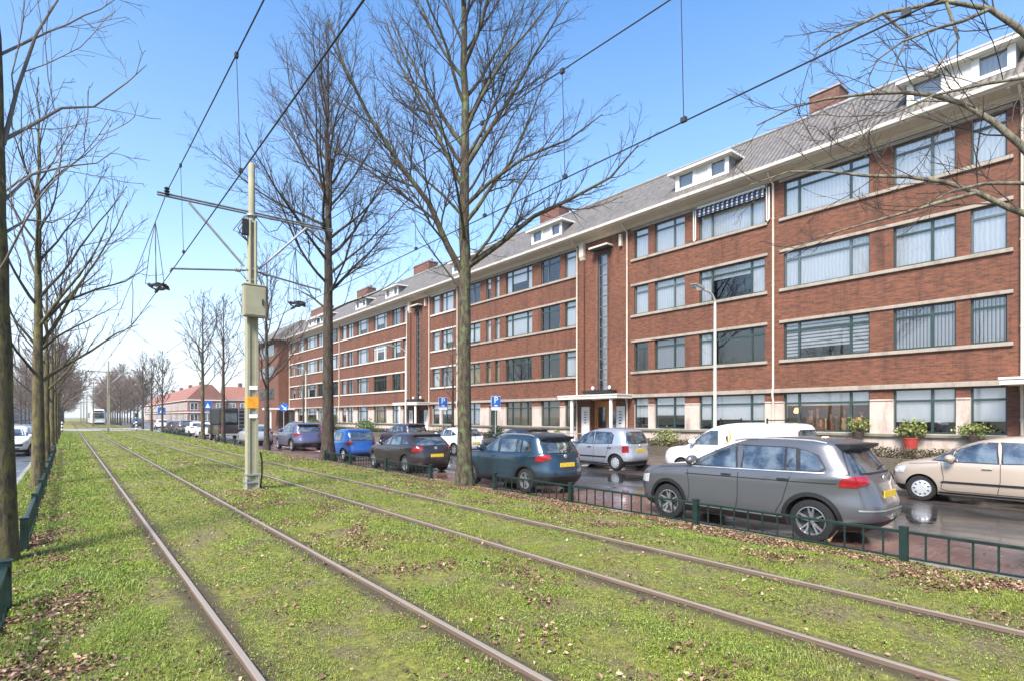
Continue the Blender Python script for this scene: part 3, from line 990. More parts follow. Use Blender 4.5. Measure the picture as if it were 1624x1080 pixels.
# ------------------------------------------------------------------ vehicles
# each body is a stack of super-elliptic rings: (z, width, front reach, rear reach, exponent); +y is the front
SHAPES = {
 'suv': dict(H=1.66, L=4.49, wb=(1.325, -1.355), wr=.345, rows=[
  (.21, 1.64, 2.04, 2.00, 4), (.30, 1.77, 2.16, 2.13, 4), (.45, 1.835, 2.235, 2.235, 4), (.62, 1.845, 2.245, 2.245, 4), (.78, 1.84, 2.225, 2.19, 4),
  (.90, 1.835, 2.16, 2.15, 4.2), (.98, 1.82, 2.02, 2.125, 4.5), (1.035, 1.80, 1.76, 2.10, 5), (1.075, 1.765, 1.36, 2.08, 5), (1.10, 1.735, 1.14, 2.06, 5), (1.135, 1.70, 1.04, 2.03, 5),
  (1.25, 1.63, .80, 1.95, 5), (1.40, 1.53, .48, 1.84, 5), (1.52, 1.43, .18, 1.76, 5), (1.595, 1.33, -.06, 1.70, 4.8), (1.635, 1.19, -.25, 1.58, 4.2), (1.655, .9, -.5, 1.35, 3.6), (1.665, .4, -.75, 1.1, 3)],
  glass=[[(.93, 1.115), (-.09, 1.115), (-.03, 1.50), (.14, 1.50), (.40, 1.41)], [(-.22, 1.115), (-.93, 1.135), (-.90, 1.495), (-.15, 1.50)], [(-.965, 1.135), (-1.13, 1.14), (-1.08, 1.485), (-.94, 1.492)], [(-1.20, 1.14), (-1.47, 1.155), (-1.54, 1.20), (-1.41, 1.38), (-1.31, 1.44), (-1.15, 1.475)]],
  ws=(1.13, 1.57), rw=(1.14, 1.49), rails=True, clad=True, spoiler=True),
 'hatch': dict(H=1.44, L=4.32, wb=(1.30, -1.30), wr=.315, rows=[
  (.18, 1.58, 1.97, 1.94, 4), (.27, 1.70, 2.09, 2.07, 4), (.42, 1.76, 2.15, 2.15, 4), (.57, 1.765, 2.16, 2.16, 4), (.70, 1.76, 2.13, 2.14, 4), (.79, 1.75, 2.04, 2.11, 4.2),
  (.86, 1.735, 1.80, 2.08, 4.5), (.91, 1.71, 1.40, 2.05, 5), (.945, 1.68, 1.08, 2.02, 5), (.98, 1.65, .93, 1.97, 5), (1.10, 1.55, .62, 1.82, 5), (1.22, 1.44, .30, 1.62, 5),
  (1.32, 1.33, .02, 1.42, 4.8), (1.385, 1.2, -.22, 1.2, 4.4), (1.42, 1.0, -.42, 1.0, 4), (1.44, .5, -.6, .8, 3)],
  glass=[[(.80, .96), (-.12, .975), (-.08, 1.30), (.02, 1.305), (.30, 1.19)], [(-.22, .98), (-.98, 1.0), (-.86, 1.27), (-.18, 1.31)], [(-1.08, 1.01), (-1.50, 1.06), (-.98, 1.24)]],
  ws=(.99, 1.35), rw=(1.0, 1.30), rails=False, clad=False, spoiler=True),
 'mpv': dict(H=1.59, L=3.79, wb=(1.21, -1.27), wr=.30, rows=[
  (.19, 1.50, 1.73, 1.72, 4), (.29, 1.62, 1.82, 1.82, 4), (.45, 1.685, 1.885, 1.895, 4), (.60, 1.70, 1.895, 1.885, 4), (.74, 1.695, 1.86, 1.85, 4.2), (.85, 1.685, 1.75, 1.83, 4.5),
  (.93, 1.665, 1.52, 1.82, 5), (.99, 1.64, 1.26, 1.80, 5), (1.04, 1.61, 1.05, 1.78, 5), (1.20, 1.53, .77, 1.72, 5), (1.35, 1.43, .47, 1.64, 5), (1.46, 1.33, .18, 1.56, 5),
  (1.53, 1.2, -.1, 1.46, 4.5), (1.57, 1.0, -.35, 1.27, 4), (1.585, .7, -.5, 1.0, 3.5), (1.59, .35, -.55, .8, 3)],
  glass=[[(.98, 1.0), (.68, .98), (.58, 1.25), (.66, 1.26)], [(.62, .98), (-.20, .98), (-.16, 1.42), (.10, 1.42), (.50, 1.27)], [(-.30, .98), (-1.12, 1.02), (-1.14, 1.30), (-.98, 1.41), (-.26, 1.43)]],
  ws=(1.06, 1.49), rw=(1.03, 1.42), rails=False, clad=False, spoiler=False),
 'van': dict(H=1.83, L=4.21, wb=(1.28, -1.42), wr=.31, rows=[
  (.21, 1.64, 1.94, 2.0, 4.5), (.32, 1.77, 2.05, 2.06, 4.5), (.50, 1.825, 2.10, 2.10, 4.6), (.70, 1.83, 2.085, 2.10, 4.8), (.85, 1.825, 2.02, 2.10, 5), (.95, 1.815, 1.86, 2.095, 5.5),
  (1.01, 1.80, 1.62, 2.09, 6), (1.06, 1.78, 1.32, 2.09, 6), (1.12, 1.765, 1.18, 2.08, 6), (1.25, 1.735, 1.02, 2.07, 6), (1.42, 1.69, .80, 2.05, 6), (1.60, 1.62, .54, 2.02, 6),
  (1.71, 1.53, .30, 1.98, 5.5), (1.78, 1.38, .02, 1.9, 5), (1.815, 1.1, -.25, 1.7, 4.5), (1.83, .6, -.5, 1.4, 4)],
  glass=[[(.98, 1.10), (.08, 1.12), (.12, 1.58), (.40, 1.57), (.70, 1.42)]],
  ws=(1.14, 1.68), rw=(1.12, 1.60), rails=False, clad=False, spoiler=False),
}

def scaled(base, L, W, H, wr):
    s = SHAPES[base]
    kl, kh = L / s['L'], H / s['H']
    kw = W / max(r[1] for r in s['rows'])
    return dict(s, H=H, L=L, wb=tuple(v * kl for v in s['wb']), wr=wr,
                rows=[(z * kh, w_ * kw, a * kl, b * kl, n) for z, w_, a, b, n in s['rows']],
                glass=[[(y * kl, z * kh) for y, z in g] for g in s['glass']],
                ws=tuple(v * kh for v in s['ws']), rw=tuple(v * kh for v in s['rw']))

class Surf:
    def __init__(s, sh):
        rows = np.array(sh['rows'], float)
        t = np.arange(len(rows)); tt = np.linspace(0, len(rows) - 1, (len(rows) - 1) * 3 + 1)
        out = []
        for c in range(5):          # Catmull-Rom through the rows
            P = np.concatenate([[2 * rows[0, c] - rows[1, c]], rows[:, c], [2 * rows[-1, c] - rows[-2, c]]])
            i = np.minimum(tt.astype(int), len(rows) - 2); u = tt - i
            a, b, cc, d = P[i], P[i + 1], P[i + 2], P[i + 3]
            out.append(.5 * (2 * b + (cc - a) * u + (2 * a - 5 * b + 4 * cc - d) * u ** 2 + (3 * b - a - 3 * cc + d) * u ** 3))
        s.z = np.maximum.accumulate(out[0]); s.w, s.f, s.r, s.n = out[1], out[2], out[3], out[4]
    def at(s, z):
        return [float(np.interp(z, s.z, q)) for q in (s.w, s.f, s.r, s.n)]
    def side(s, y, z, off=0.0):
        w_, f, r, n = s.at(z)
        yc, h = (f - r) / 2, (f + r) / 2
        t = min(.9999, abs((y - yc) / h))
        return w_ / 2 * (1 - t ** n) ** (1 / n) + off
    def end(s, x, z, sg, off=0.0):
        w_, f, r, n = s.at(z)
        yc, h = (f - r) / 2, (f + r) / 2
        t = min(.9999, abs(2 * x / w_))
        return yc + sg * (h * (1 - t ** n) ** (1 / n) + off)
    def ring(s, th, z, off=0.0):
        w_, f, r, n = s.at(z)
        yc, h = (f - r) / 2, (f + r) / 2
        c, q = math.cos(th), math.sin(th)
        x = w_ / 2 * math.copysign(abs(c) ** (2 / n), c); y = h * math.copysign(abs(q) ** (2 / n), q)
        nn = Vector((math.copysign(abs(x / (w_ / 2)) ** (n - 1) / w_ * 2, x), math.copysign(abs(y / h) ** (n - 1) / h, y), 0)).normalized()
        return (x + nn.x * off, yc + y + nn.y * off, z)

def span(poly, y):
    zs = []
    for (a, b), (c, d) in zip(poly, poly[1:] + poly[:1]):
        if (a - y) * (c - y) <= 0 and abs(a - c) > 1e-9:
            zs.append(b + (d - b) * (y - a) / (c - a))
        elif abs(a - c) <= 1e-9 and abs(a - y) < 1e-9: zs += [b, d]
    return (min(zs), max(zs)) if zs else (None, None)

def side_panel(b, S, poly, sg, off, m=0, ny=10, nz=5):
    ys = sorted({p[0] for p in poly} | set(np.linspace(min(p[0] for p in poly), max(p[0] for p in poly), ny)))
    e = 1e-4
    ys = [ys[0] + e] + ys[1:-1] + [ys[-1] - e]
    vs, fs = [], []
    for y in ys:
        lo, hi = span(poly, y)
        for k in range(nz + 1):
            z = lo + (hi - lo) * k / nz
            e2 = .02
            dy = (S.side(y + e2, z) - S.side(y - e2, z)) / (2 * e2); dz = (S.side(y, z + e2) - S.side(y, z - e2)) / (2 * e2)
            b.n[len(b.v) + len(vs)] = tuple(Vector((sg, -dy, -dz)).normalized())
            vs.append((sg * S.side(y, z, off), y, z))
    n = nz + 1
    for i in range(len(ys) - 1):
        for k in range(nz):
            q = (i * n + k, (i + 1) * n + k, (i + 1) * n + k + 1, i * n + k + 1)
            fs.append(q if sg > 0 else q[::-1])
    b.add(vs, fs, m)

def end_panel(b, S, sg, z0, z1, f0, f1, off, m=0, nx=10, nz=6, x0=-1, x1=1):
    """front (+1) or rear (-1) panel, half width = f0 (bottom) .. f1 (top) of the local half width"""
    vs, fs = [], []
    for k in range(nz + 1):
        z = z0 + (z1 - z0) * k / nz
        hw = S.at(z)[0] / 2 * (f0 + (f1 - f0) * k / nz)
        for i in range(nx + 1):
            x = hw * (x0 + (x1 - x0) * i / nx)
            vs.append((x, S.end(x, z, sg, off), z))
    n = nx + 1
    for k in range(nz):
        for i in range(nx):
            q = (k * n + i, (k + 1) * n + i, (k + 1) * n + i + 1, k * n + i + 1)
            fs.append(q if sg > 0 else q[::-1])
    b.add(vs, fs, m)

def ring_panel(b, S, t0, t1, z0, z1, off, m=0, nt_=10, nz=4, z0b=None, z1b=None, mirror=False):
    z0b = z0 if z0b is None else z0b; z1b = z1 if z1b is None else z1b
    vs, fs = [], []
    for i in range(nt_ + 1):
        u = i / nt_
        th = R(t0 + (t1 - t0) * u)
        lo, hi = z0 + (z0b - z0) * u, z1 + (z1b - z1) * u
        for k in range(nz + 1):
            p = S.ring(th, lo + (hi - lo) * k / nz, off)
            vs.append((-p[0], p[1], p[2]) if mirror else p)
    n = nz + 1
    for i in range(nt_):
        for k in range(nz):
            q = (i * n + k, (i + 1) * n + k, (i + 1) * n + k + 1, i * n + k + 1)
            fs.append(q[::-1] if mirror == (t1 > t0) else q)
    b.add(vs, fs, m)

def wheel(parent, x, y, r, style, steer=0, side=1):
    wd = .205
    b = MB()
    h = wd / 2
    b.lathe([(r * .66, -h), (r * .80, -h * 1.0), (r * .95, -h * .92), (r, -h * .6), (r, h * .6), (r * .95, h * .92), (r * .80, h), (r * .66, h)], (0, 0, 0), 'x', 36)
    o = b.build('wheel', M['rubber'], parent, 50)
    o.location = (x, y, r); o.rotation_euler = (0, 0, steer)
    c = MB()
    s = side
    rr = r * .675
    c.lathe([(rr, s * h * .95), (rr * .93, s * h * .98), (rr * .90, s * h * .6), (rr * .9, -s * h * .4)], (0, 0, 0), 'x', 36, 0)
    c.lathe([(rr * .9, s * h * .15), (.02, s * h * .15)], (0, 0, 0), 'x', 24, 1)
    if style == 'alloy':
        for k in range(5):
            g0 = 2 * math.pi * k / 5 + .3
            for d in (-.17, .17):
                for (ra, rb_, wa, wb_) in ((.16, .92, .075, .052),):
                    a0, a1 = g0 + d * .55, g0 + d * 1.15
                    p0 = Vector((0, math.cos(a0), math.sin(a0))) * rr * ra; p1 = Vector((0, math.cos(a1), math.sin(a1))) * rr * rb_
                    t = (p1 - p0).normalized(); nn = Vector((1, 0, 0)).cross(t)
                    xo, xi = s * h * .88, s * h * .5
                    vs = []
                    for xx, kk in ((xo, .8), (xi, 1.2)):
                        for p, w_ in ((p0, wa), (p1, wb_)):
                            for q in (-1, 1):
                                vs.append((xx - (s * .012 if p is p0 else 0), p.y + nn.y * q * w_ * rr * kk, p.z + nn.z * q * w_ * rr * kk))
                    c.add(vs, [(0, 1, 3, 2), (4, 6, 7, 5), (0, 4, 5, 1), (2, 3, 7, 6), (0, 2, 6, 4), (1, 5, 7, 3)], 0)
        c.lathe([(rr * .2, s * h * .4), (rr * .2, s * h * .86), (rr * .1, s * h * .92), (.001, s * h * .92)], (0, 0, 0), 'x', 14, 0)
    else:
        c.lathe([(rr * .94, s * h * .8), (rr * .8, s * h * .95), (rr * .5, s * h * .98), (rr * .3, s * h * 1.04), (.001, s * h * 1.04)], (0, 0, 0), 'x', 28, 2)
        for k in range(9):
            g = 2 * math.pi * k / 9
            cy, cz = math.cos(g) * rr * .70, math.sin(g) * rr * .70
            e = []
            for q in range(8):
                u = 2 * math.pi * q / 8
                da, dr_ = .085 * math.cos(u) * rr, .13 * math.sin(u) * rr
                e.append((s * h * 1.005, cy - math.sin(g) * da + math.cos(g) * dr_, cz + math.cos(g) * da + math.sin(g) * dr_))
            c.add(e, [tuple(range(8))], 1)
    c.build('rim', [M['alloy'], M['alloy_dark'], M['cap']], o, 35)
    return o

def car(name, label, cat, shape, mat, y0, x0, heading=1, W=None, style='alloy', glass='carglass', steer=0.0, plate=True, detail=2, extra=None, group='cars parked along the street', tail='tail', seams=True):
    sh = SHAPES[shape] if isinstance(shape, str) else shape
    S = Surf(sh)
    root = thing(name, label, cat, (x0, y0, ROAD_Z + .004), 0 if heading > 0 else math.pi, group)
    # ---- body shell with the four wheel openings cut out
    nth = 72 if detail > 1 else 40
    vs, fs = [], []
    for k in range(len(S.z)):
        for i in range(nth):
            th = 2 * math.pi * (i + .5) / nth
            vs.append(S.ring(th, S.z[k]))
    for k in range(len(S.z) - 1):
        for i in range(nth):
            j = (i + 1) % nth
            fs.append((k * nth + i, k * nth + j, (k + 1) * nth + j, (k + 1) * nth + i))
    fs.append(tuple(range(nth))[::-1]); fs.append(tuple((len(S.z) - 1) * nth + i for i in range(nth)))
    me = bpy.data.meshes.new('body')
    me.from_pydata(vs, [], fs); me.materials.append(mat); me.materials.append(M['well'])
    bo = bpy.data.objects.new('body', me); COL.objects.link(bo)
    wr = sh['wr']; ra = wr * 1.13
    cb = MB()
    for yw in sh['wb']:
        for sg in (-1, 1):
            n = 28
            x1, x2 = sg * (S.at(.5)[0] / 2 + .2), sg * (S.at(.5)[0] / 2 - .30)
            ring = [(yw + ra * math.cos(2 * math.pi * q / n), wr + .01 + ra * math.sin(2 * math.pi * q / n)) for q in range(n)]
            cb.prism(ring, 0, min(x1, x2), max(x1, x2))
    cut = cb.build('cutter', M['well'])
    bm = bmesh.new(); bm.from_mesh(cut.data); bmesh.ops.recalc_face_normals(bm, faces=bm.faces); bm.to_mesh(cut.data); bm.free()
    md = bo.modifiers.new('b', 'BOOLEAN'); md.operation = 'DIFFERENCE'; md.object = cut; md.solver = 'EXACT'
    try: md.material_mode = 'TRANSFER'
    except Exception: pass
    dg = bpy.context.evaluated_depsgraph_get()
    ne = bpy.data.meshes.new_from_object(bo.evaluated_get(dg))
    bo.modifiers.clear(); bo.data = ne; ne.name = 'body'
    bpy.data.objects.remove(cut)
    ne.polygons.foreach_set('use_smooth', [True] * len(ne.polygons)); ne.set_sharp_from_angle(angle=R(28))
    bo.parent = root
    L2 = sh['L'] / 2; H = sh['H']
    kz = H / SHAPES['suv']['H']
    # ---- glass: a black surround first, panes on top
    for sg in (-1, 1):
        if detail > 1 and len(sh['glass']) > 1:
            tr = MB()
            for g in sh['glass']:
                cy, cz = sum(p[0] for p in g) / len(g), sum(p[1] for p in g) / len(g)
                big = [(cy + (y - cy) * 1 + math.copysign(.035, y - cy), cz + (z - cz) + math.copysign(.018, z - cz)) for y, z in g]
                side_panel(tr, S, big, sg, .004, 0)
            tr.build('window_trim', M['black'], root, 60)
        for g in sh['glass']:
            gb = MB()
            side_panel(gb, S, g, sg, .009, 0)
            gb.build('window', M[glass], root, 60)
    ws = MB(); end_panel(ws, S, 1, sh['ws'][0], sh['ws'][1], .90, .84, .006)
    ws.build('windscreen', M[glass], root, 60)
    rw = MB(); end_panel(rw, S, -1, sh['rw'][0] - .03, sh['rw'][1] + .03, .86, .80, .004, 0)
    end_panel(rw, S, -1, sh['rw'][0], sh['rw'][1], .80, .74, .008, 1)
    rw.tube([(0, S.end(0, sh['rw'][0] + .03, -1, .02), sh['rw'][0] + .03), (.35, S.end(.35, sh['rw'][0] + .08, -1, .015), sh['rw'][0] + .08)], .010, 6, 0)
    rw.build('rear_window', [M['black'], M[glass]], root, 60)
    # ---- lamps
    zb = sh['rw'][0]
    for sg in (-1, 1):
        mir = sg < 0
        tl = MB()
        if shape == 'mpv' or (extra and extra.get('round_tail')):
            ring_panel(tl, S, -44, -64, zb - .34, zb - .10, .012, 0, mirror=mir)
        elif cat == 'van':
            ring_panel(tl, S, -47, -60, zb - .25, zb + .30, .012, 0, mirror=mir)
        else:
            ring_panel(tl, S, -40, -56, zb - .22, zb - .09, .012, 0, z0b=zb - .22, z1b=zb - .04, mirror=mir)
            ring_panel(tl, S, -56.2, -74, zb - .21, zb - .045, .012, 0, z0b=zb - .15, z1b=zb - .045, mirror=mir)
        tl.build('tail_light', M[tail], root, 60)
        hl = MB()
        zf = float(np.interp(-1.97 * sh['L'] / 4.4, -S.f, S.z)) if False else .70 * kz
        ring_panel(hl, S, 42, 66, zf - .02, zf + .16 * kz, .008, 0, z0b=zf - .02, z1b=zf + .10, mirror=mir)
        hl.build('headlight', M['lamp'], root, 60)
    # ---- lower bumpers, sills and arch trims
    lo = MB()
    zc = .36 * kz
    clad = sh['clad']
    ring_panel(lo, S, -28, -152, .225 * kz + .01, zc + (.12 if clad and not (extra and extra.get('belt')) else .02), .007, 0, 24)
    ring_panel(lo, S, 40, 140, .225 * kz + .01, zc + .02, .007, 0, 20)
    if extra and extra.get('belt'): ring_panel(lo, S, -52, -128, zc + .20, zc + .225, .008, 1, 20, 2)
    fw, rwh = sh['wb']
    for sg in (-1, 1):
        side_panel(lo, S, [(fw - ra * 1.05, .215 * kz + .01), (rwh + ra * 1.05, .215 * kz + .01), (rwh + ra * 1.02, (.34 if clad else .27) * kz), (fw - ra * 1.02, (.34 if clad else .27) * kz)], sg, .006)
        if clad:
            for yw in sh['wb']:
                vs, fs = [], []
                n = 22
                for q in range(n + 1):
                    g = R(-18) + R(216) * q / n
                    for rr in (ra * .985, ra * 1.16):
                        y, z = yw + rr * math.cos(g), wr + .01 + rr * math.sin(g)
                        z = max(z, .22 * kz)
                        vs.append((sg * S.side(y, z, .010), y, z))
                for q in range(n):
                    f_ = (q * 2, q * 2 + 1, q * 2 + 3, q * 2 + 2)
                    fs.append(f_ if sg < 0 else f_[::-1])
                lo.add(vs, fs, 0)
    lo.build('lower_trim', [M['black'], M['chrome']], root, 60)
    if detail > 1:
        # grille and door seams, handles, mirrors
        gr = MB(); end_panel(gr, S, 1, .56 * kz, .70 * kz, .62, .66, .006); end_panel(gr, S, 1, .40 * kz, .47 * kz, .5, .5, .009)
        gr.build('grille', M['black'], root, 60)
        belt = sh['glass'][0][1][1]
        bp = sh['glass'][0][1][0] - .06 if len(sh['glass']) > 1 else -.12
        if shape == 'mpv': bp = -.25
        for sg in (-1, 1):
            sm = MB()
            def seam(pts):
                for (a, b_), (c_, d) in zip(pts, pts[1:]):
                    n = 6
                    for q in range(n):
                        y1, z1 = a + (c_ - a) * q / n, b_ + (d - b_) * q / n
                        y2, z2 = a + (c_ - a) * (q + 1) / n, b_ + (d - b_) * (q + 1) / n
                        t = Vector((y2 - y1, z2 - z1)).normalized() * .006
                        P = [(y1 - t.y, z1 + t.x), (y2 - t.y, z2 + t.x), (y2 + t.y, z2 - t.x), (y1 + t.y, z1 - t.x)]
                        sm.add([(sg * S.side(u, v, .0035), u, v) for u, v in P], [(0, 1, 2, 3) if sg < 0 else (3, 2, 1, 0)])
            zl = .30 * kz
            yf = fw - ra - .16
            seam([(yf + .10, belt - .02), (yf + .04, .6 * kz), (yf + .10, zl + .04), (yf - .05, zl), (bp + .05, zl), (bp, .6 * kz), (bp, belt - .01)])
            if cat != 'van':
                yr = rwh + ra * .9
                seam([(bp + .05, zl), (yr + .26, zl), (yr + .08, .62 * kz), (yr - .06, belt - .01)])
            else:
                seam([(bp, belt), (bp, 1.6)])
            seam([(fw + .25, belt - .10), (fw - ra - .02, belt - .045)])
            sm.build('door_seam', M['black'], root)
            hb = MB()
            for yh in ((bp + .22, bp - .78) if cat != 'van' else (bp + .22,)):
                z = belt - .13
                hb.prism([(S.side(yh, z) * sg - sg * .004, z - .012), (S.side(yh, z) * sg + sg * .035, z - .010), (S.side(yh, z) * sg + sg * .035, z + .012), (S.side(yh, z) * sg - sg * .004, z + .014)], 1, yh - .09, yh + .09)
            hb.build('door_handle', M['black'] if extra and extra.get('black_handles') else mat, root, None, .006)
            mb_ = MB()
            ym, zm = sh['glass'][0][0][0] - (.10 if shape != 'mpv' else .36), belt + .07
            xm = S.side(ym, zm)
            prof = [(.001, -.14), (.06, -.125), (.095, -.04), (.092, .06), (.06, .12), (.001, .13)]
            mb_.lathe([(r_ * 1.0, h_) for r_, h_ in prof], (sg * (xm + .15), ym, zm), 'x', 14, 0)
            mb_.box(sg * xm - .02, sg * (xm + .08), ym - .03, ym + .03, zm - .07, zm - .03, 1)
            mo_ = mb_.build('wing_mirror', [mat, M['black']], root, 60)
        if sh['spoiler']:
            zt = sh['rw'][1] + .035 * kz
            hw = S.at(zt)[0] / 2 * .84
            y = S.end(0, zt, -1)
            sp = MB()
            n = 8
            P = []
            for i in range(n + 1):
                x = -hw + 2 * hw * i / n
                c_ = .05 * (2 * i / n - 1) ** 2
                P.append([(x, y + .26, zt + .055 * kz), (x, y - .15 + c_, zt + .045 * kz), (x, y - .14 + c_, zt - .005), (x, y + .06, zt - .065)])
            vs = [p for q in P for p in q]
            fs = [(4 * i + j, 4 * i + (j + 1) % 4, 4 * i + 4 + (j + 1) % 4, 4 * i + 4 + j) for i in range(n) for j in range(4)] + [(0, 3, 2, 1), (4 * n, 4 * n + 1, 4 * n + 2, 4 * n + 3)]
            sp.add(vs, fs, 0)
            sp.build('spoiler', M['black'] if extra and extra.get('black_spoiler') else mat, root, 40)
        if sh['rails']:
            rl = MB()
            for sg in (-1, 1):
                pts = []
                for i in range(9):
                    y = .05 * sh['L'] / 4.49 - i * .195 * sh['L'] / 4.49
                    z = H - .045 + .05 * math.sin(math.pi * min(1, max(0, i / 8))) ** .4
                    pts.append((sg * S.at(H * .955)[0] / 2 * .92, y, z - .03 + .0))
                rl.tube(pts, .018, 8)
            rl.build('roof_rail', M['chrome'], root, 60)
        if extra and extra.get('strip'):
            zs = extra['strip']
            for sg in (-1, 1):
                st = MB()
                side_panel(st, S, [(fw - ra - .05, zs - .025), (rwh + ra + .05, zs - .025), (rwh + ra + .05, zs + .025), (fw - ra - .10, zs + .02)], sg, .014, 0, 10, 2)
                st.build('rubbing_strip', M['black'], root, 60)
        if extra and extra.get('belt'):
            for sg in (-1, 1):
                st = MB()
                side_panel(st, S, [(.88, 1.072), (-1.54, 1.114), (-1.56, 1.132), (.88, 1.090)], sg, .012, 0, 20, 1)
                st.build('belt_trim', M['chrome'], root, 60)
                st = MB()
                side_panel(st, S, [(fw - ra - .02, .345), (rwh + ra + .04, .345), (rwh + ra + .04, .368), (fw - ra - .02, .365)], sg, .012, 0, 14, 1)
                st.build('sill_trim', M['chrome'], root, 60)
        if extra and extra.get('crease'):
            zs = extra['crease']
            for sg in (-1, 1):
                st = MB()
                side_panel(st, S, [(fw - .42, zs - .006), (-1.72, zs + .022), (-1.72, zs + .036), (fw - .42, zs + .012)], sg, .0045, 0, 20, 2)
                st.build('shoulder_line', M['black'], root, 60)
    # number plates (blank in the photograph) and a small round badge
    if plate:
        for sg in (-1,) if detail < 2 else (-1, 1):
            zp = (.80 if clad else .74) * kz if sg < 0 else .42 * kz
            if shape == 'mpv': zp = .76 if sg < 0 else .42
            yp = S.end(.0, zp, sg, .012)
            MB().box(-.26, .26, yp - .008, yp + .008, zp - .055, zp + .055).build('number_plate', M['plate'], root, None, .004)
        zb2 = zp
        yb = S.end(0, sh['rw'][0] - .10, -1, .012)
        MB().lathe([(.001, -.012), (.05, -.010), (.055, 0), (.045, .006)], (0, yb, sh['rw'][0] - .10), 'y', 14).build('badge', M['chrome'], root, 40)
    # wheels
    for yw in sh['wb']:
        for sg in (-1, 1):
            wheel(root, sg * (S.side(yw, .62 * kz) - .125), yw, wr, style, (steer if yw > 0 else 0), sg)
    return root, S

P_ = {
 'grey': paint('grey_car_paint', (.108, .112, .122), .45, .28, .12), 'petrol': paint('petrol_blue_paint', (.020, .046, .074), .5, .28),
 'brown': paint('brown_car_paint', (.034, .024, .026), .45, .28), 'blue': paint('bright_blue_paint', (.010, .095, .36), .3, .28, .15),
 'violet': paint('violet_grey_paint', (.105, .105, .185), .5, .3), 'silver': paint('silver_car_paint', (.42, .43, .47), .45, .32, .2),
 'beige': paint('beige_car_paint', (.50, .41, .33), .35, .32, .2), 'white': paint('white_car_paint', (.68, .68, .69), 0, .3, .3),
 'black': paint('black_car_paint', (.020, .020, .023), .3, .26), 'purple': paint('dark_purple_paint', (.040, .026, .045), .5, .28),
 'dgrey': paint('dark_grey_paint', (.055, .055, .060), .45, .3), 'red': paint('red_car_paint', (.30, .02, .03), .2, .3),
}
NEAR = 'cars parked beside the tram track'
FAR = 'cars parked in front of the brick block'
LEFT = 'cars along the left road'
AWAY = 'cars far off near the crossing'
car('sport_utility_vehicle', 'grey sport utility car with black rear spoiler behind the green fence', 'car', 'suv', P_['grey'], 5.18, 10.11, 1, group=NEAR,
    extra=dict(belt=True, crease=.935, black_handles=True, black_spoiler=True))
car('crossover', 'petrol blue crossover parked beside the thick tree trunk', 'car', scaled('suv', 4.16, 1.74, 1.56, .325), P_['petrol'], 12.32, 10.20, 1, group=NEAR, extra=dict(black_spoiler=True))
car('hatchback', 'dark brown hatchback parked between the blue crossover and small blue car', 'car', 'hatch', P_['brown'], 18.95, 10.18, 1, group=NEAR, extra=dict(black_spoiler=True))
car('small_car', 'bright blue small car half hidden by a tree trunk', 'car', scaled('mpv', 3.44, 1.62, 1.46, .285), P_['blue'], 25.35, 10.45, 1, style='cap', group=NEAR, plate=False)
car('sport_utility_vehicle', 'violet grey sport utility car parked right of the pole', 'car', scaled('suv', 4.48, 1.85, 1.65, .34), P_['violet'], 34.4, 11.0, 1, group=NEAR, plate=False, extra=dict(black_spoiler=True))
car('hatchback', 'pale grey car with its nose hidden by the overhead line pole', 'car', scaled('hatch', 4.2, 1.75, 1.47, .31), P_['silver'], 42.5, 10.5, 1, group=NEAR, detail=1, plate=False)
car('hatchback', 'white hatchback parked nearest the camper van', 'car', scaled('hatch', 4.2, 1.76, 1.48, .31), P_['white'], 58.8, 10.3, 1, group=NEAR, detail=1)
car('hatchback', 'white hatchback parked behind another white car', 'car', scaled('hatch', 4.1, 1.72, 1.5, .31), P_['white'], 65.4, 10.4, 1, group=NEAR, detail=1)
car('hatchback', 'dark grey car parked near the crossing', 'car', scaled('suv', 4.3, 1.78, 1.6, .32), P_['dgrey'], 72.8, 10.3, 1, group=NEAR, detail=1)
car('hatchback', 'black car parked last before the crossing', 'car', scaled('hatch', 4.2, 1.76, 1.5, .31), P_['black'], 79.2, 10.3, 1, group=NEAR, detail=1)
car('hatchback', 'dark purple car cut off by the right edge of the photo', 'car', 'hatch', P_['purple'], -.80, 10.25, 1, group=NEAR, detail=2)

car('people_carrier', 'beige people carrier parked at the right below the flower pots', 'car', 'mpv', P_['beige'], 2.86, 16.70, 1, style='cap', group=FAR, steer=R(9), extra=dict(strip=.50), plate=False)
car('people_carrier', 'silver people carrier parked in front of the porch', 'car', 'mpv', P_['silver'], 14.75, 16.62, 1, style='cap', group=FAR, extra=dict(strip=.50, black_handles=True))
vr, vS = car('delivery_van', 'white panel van with an orange swirl on its side', 'van', scaled('van', 4.7, 1.83, 1.83, .31), P_['white'], 9.28, 16.85, 1, style='cap', group=FAR, plate=False)
car('estate_car', 'black estate car roof showing behind the petrol blue crossover', 'car', scaled('hatch', 4.6, 1.8, 1.50, .32), P_['black'], 20.3, 16.75, 1, group=FAR)
car('hatchback', 'white hatchback seen behind the thick tree trunk', 'car', scaled('hatch', 4.2, 1.77, 1.46, .315), P_['white'], 25.3, 16.4, 1, group=FAR)
car('crossover', 'dark purple crossover behind the dark brown hatchback', 'car', scaled('suv', 4.3, 1.8, 1.6, .32), P_['purple'], 31.5, 16.6, 1, group=FAR, extra=dict(black_spoiler=True))
car('hatchback', 'red hatchback half hidden by the violet grey car', 'car', scaled('hatch', 4.1, 1.75, 1.5, .31), P_['red'], 47.0, 16.7, 1, group=FAR, detail=1)
car('hatchback', 'dark grey hatchback across the road from the camper van', 'car', scaled('hatch', 4.2, 1.75, 1.5, .31), P_['dgrey'], 53.5, 16.7, 1, group=FAR, detail=1)

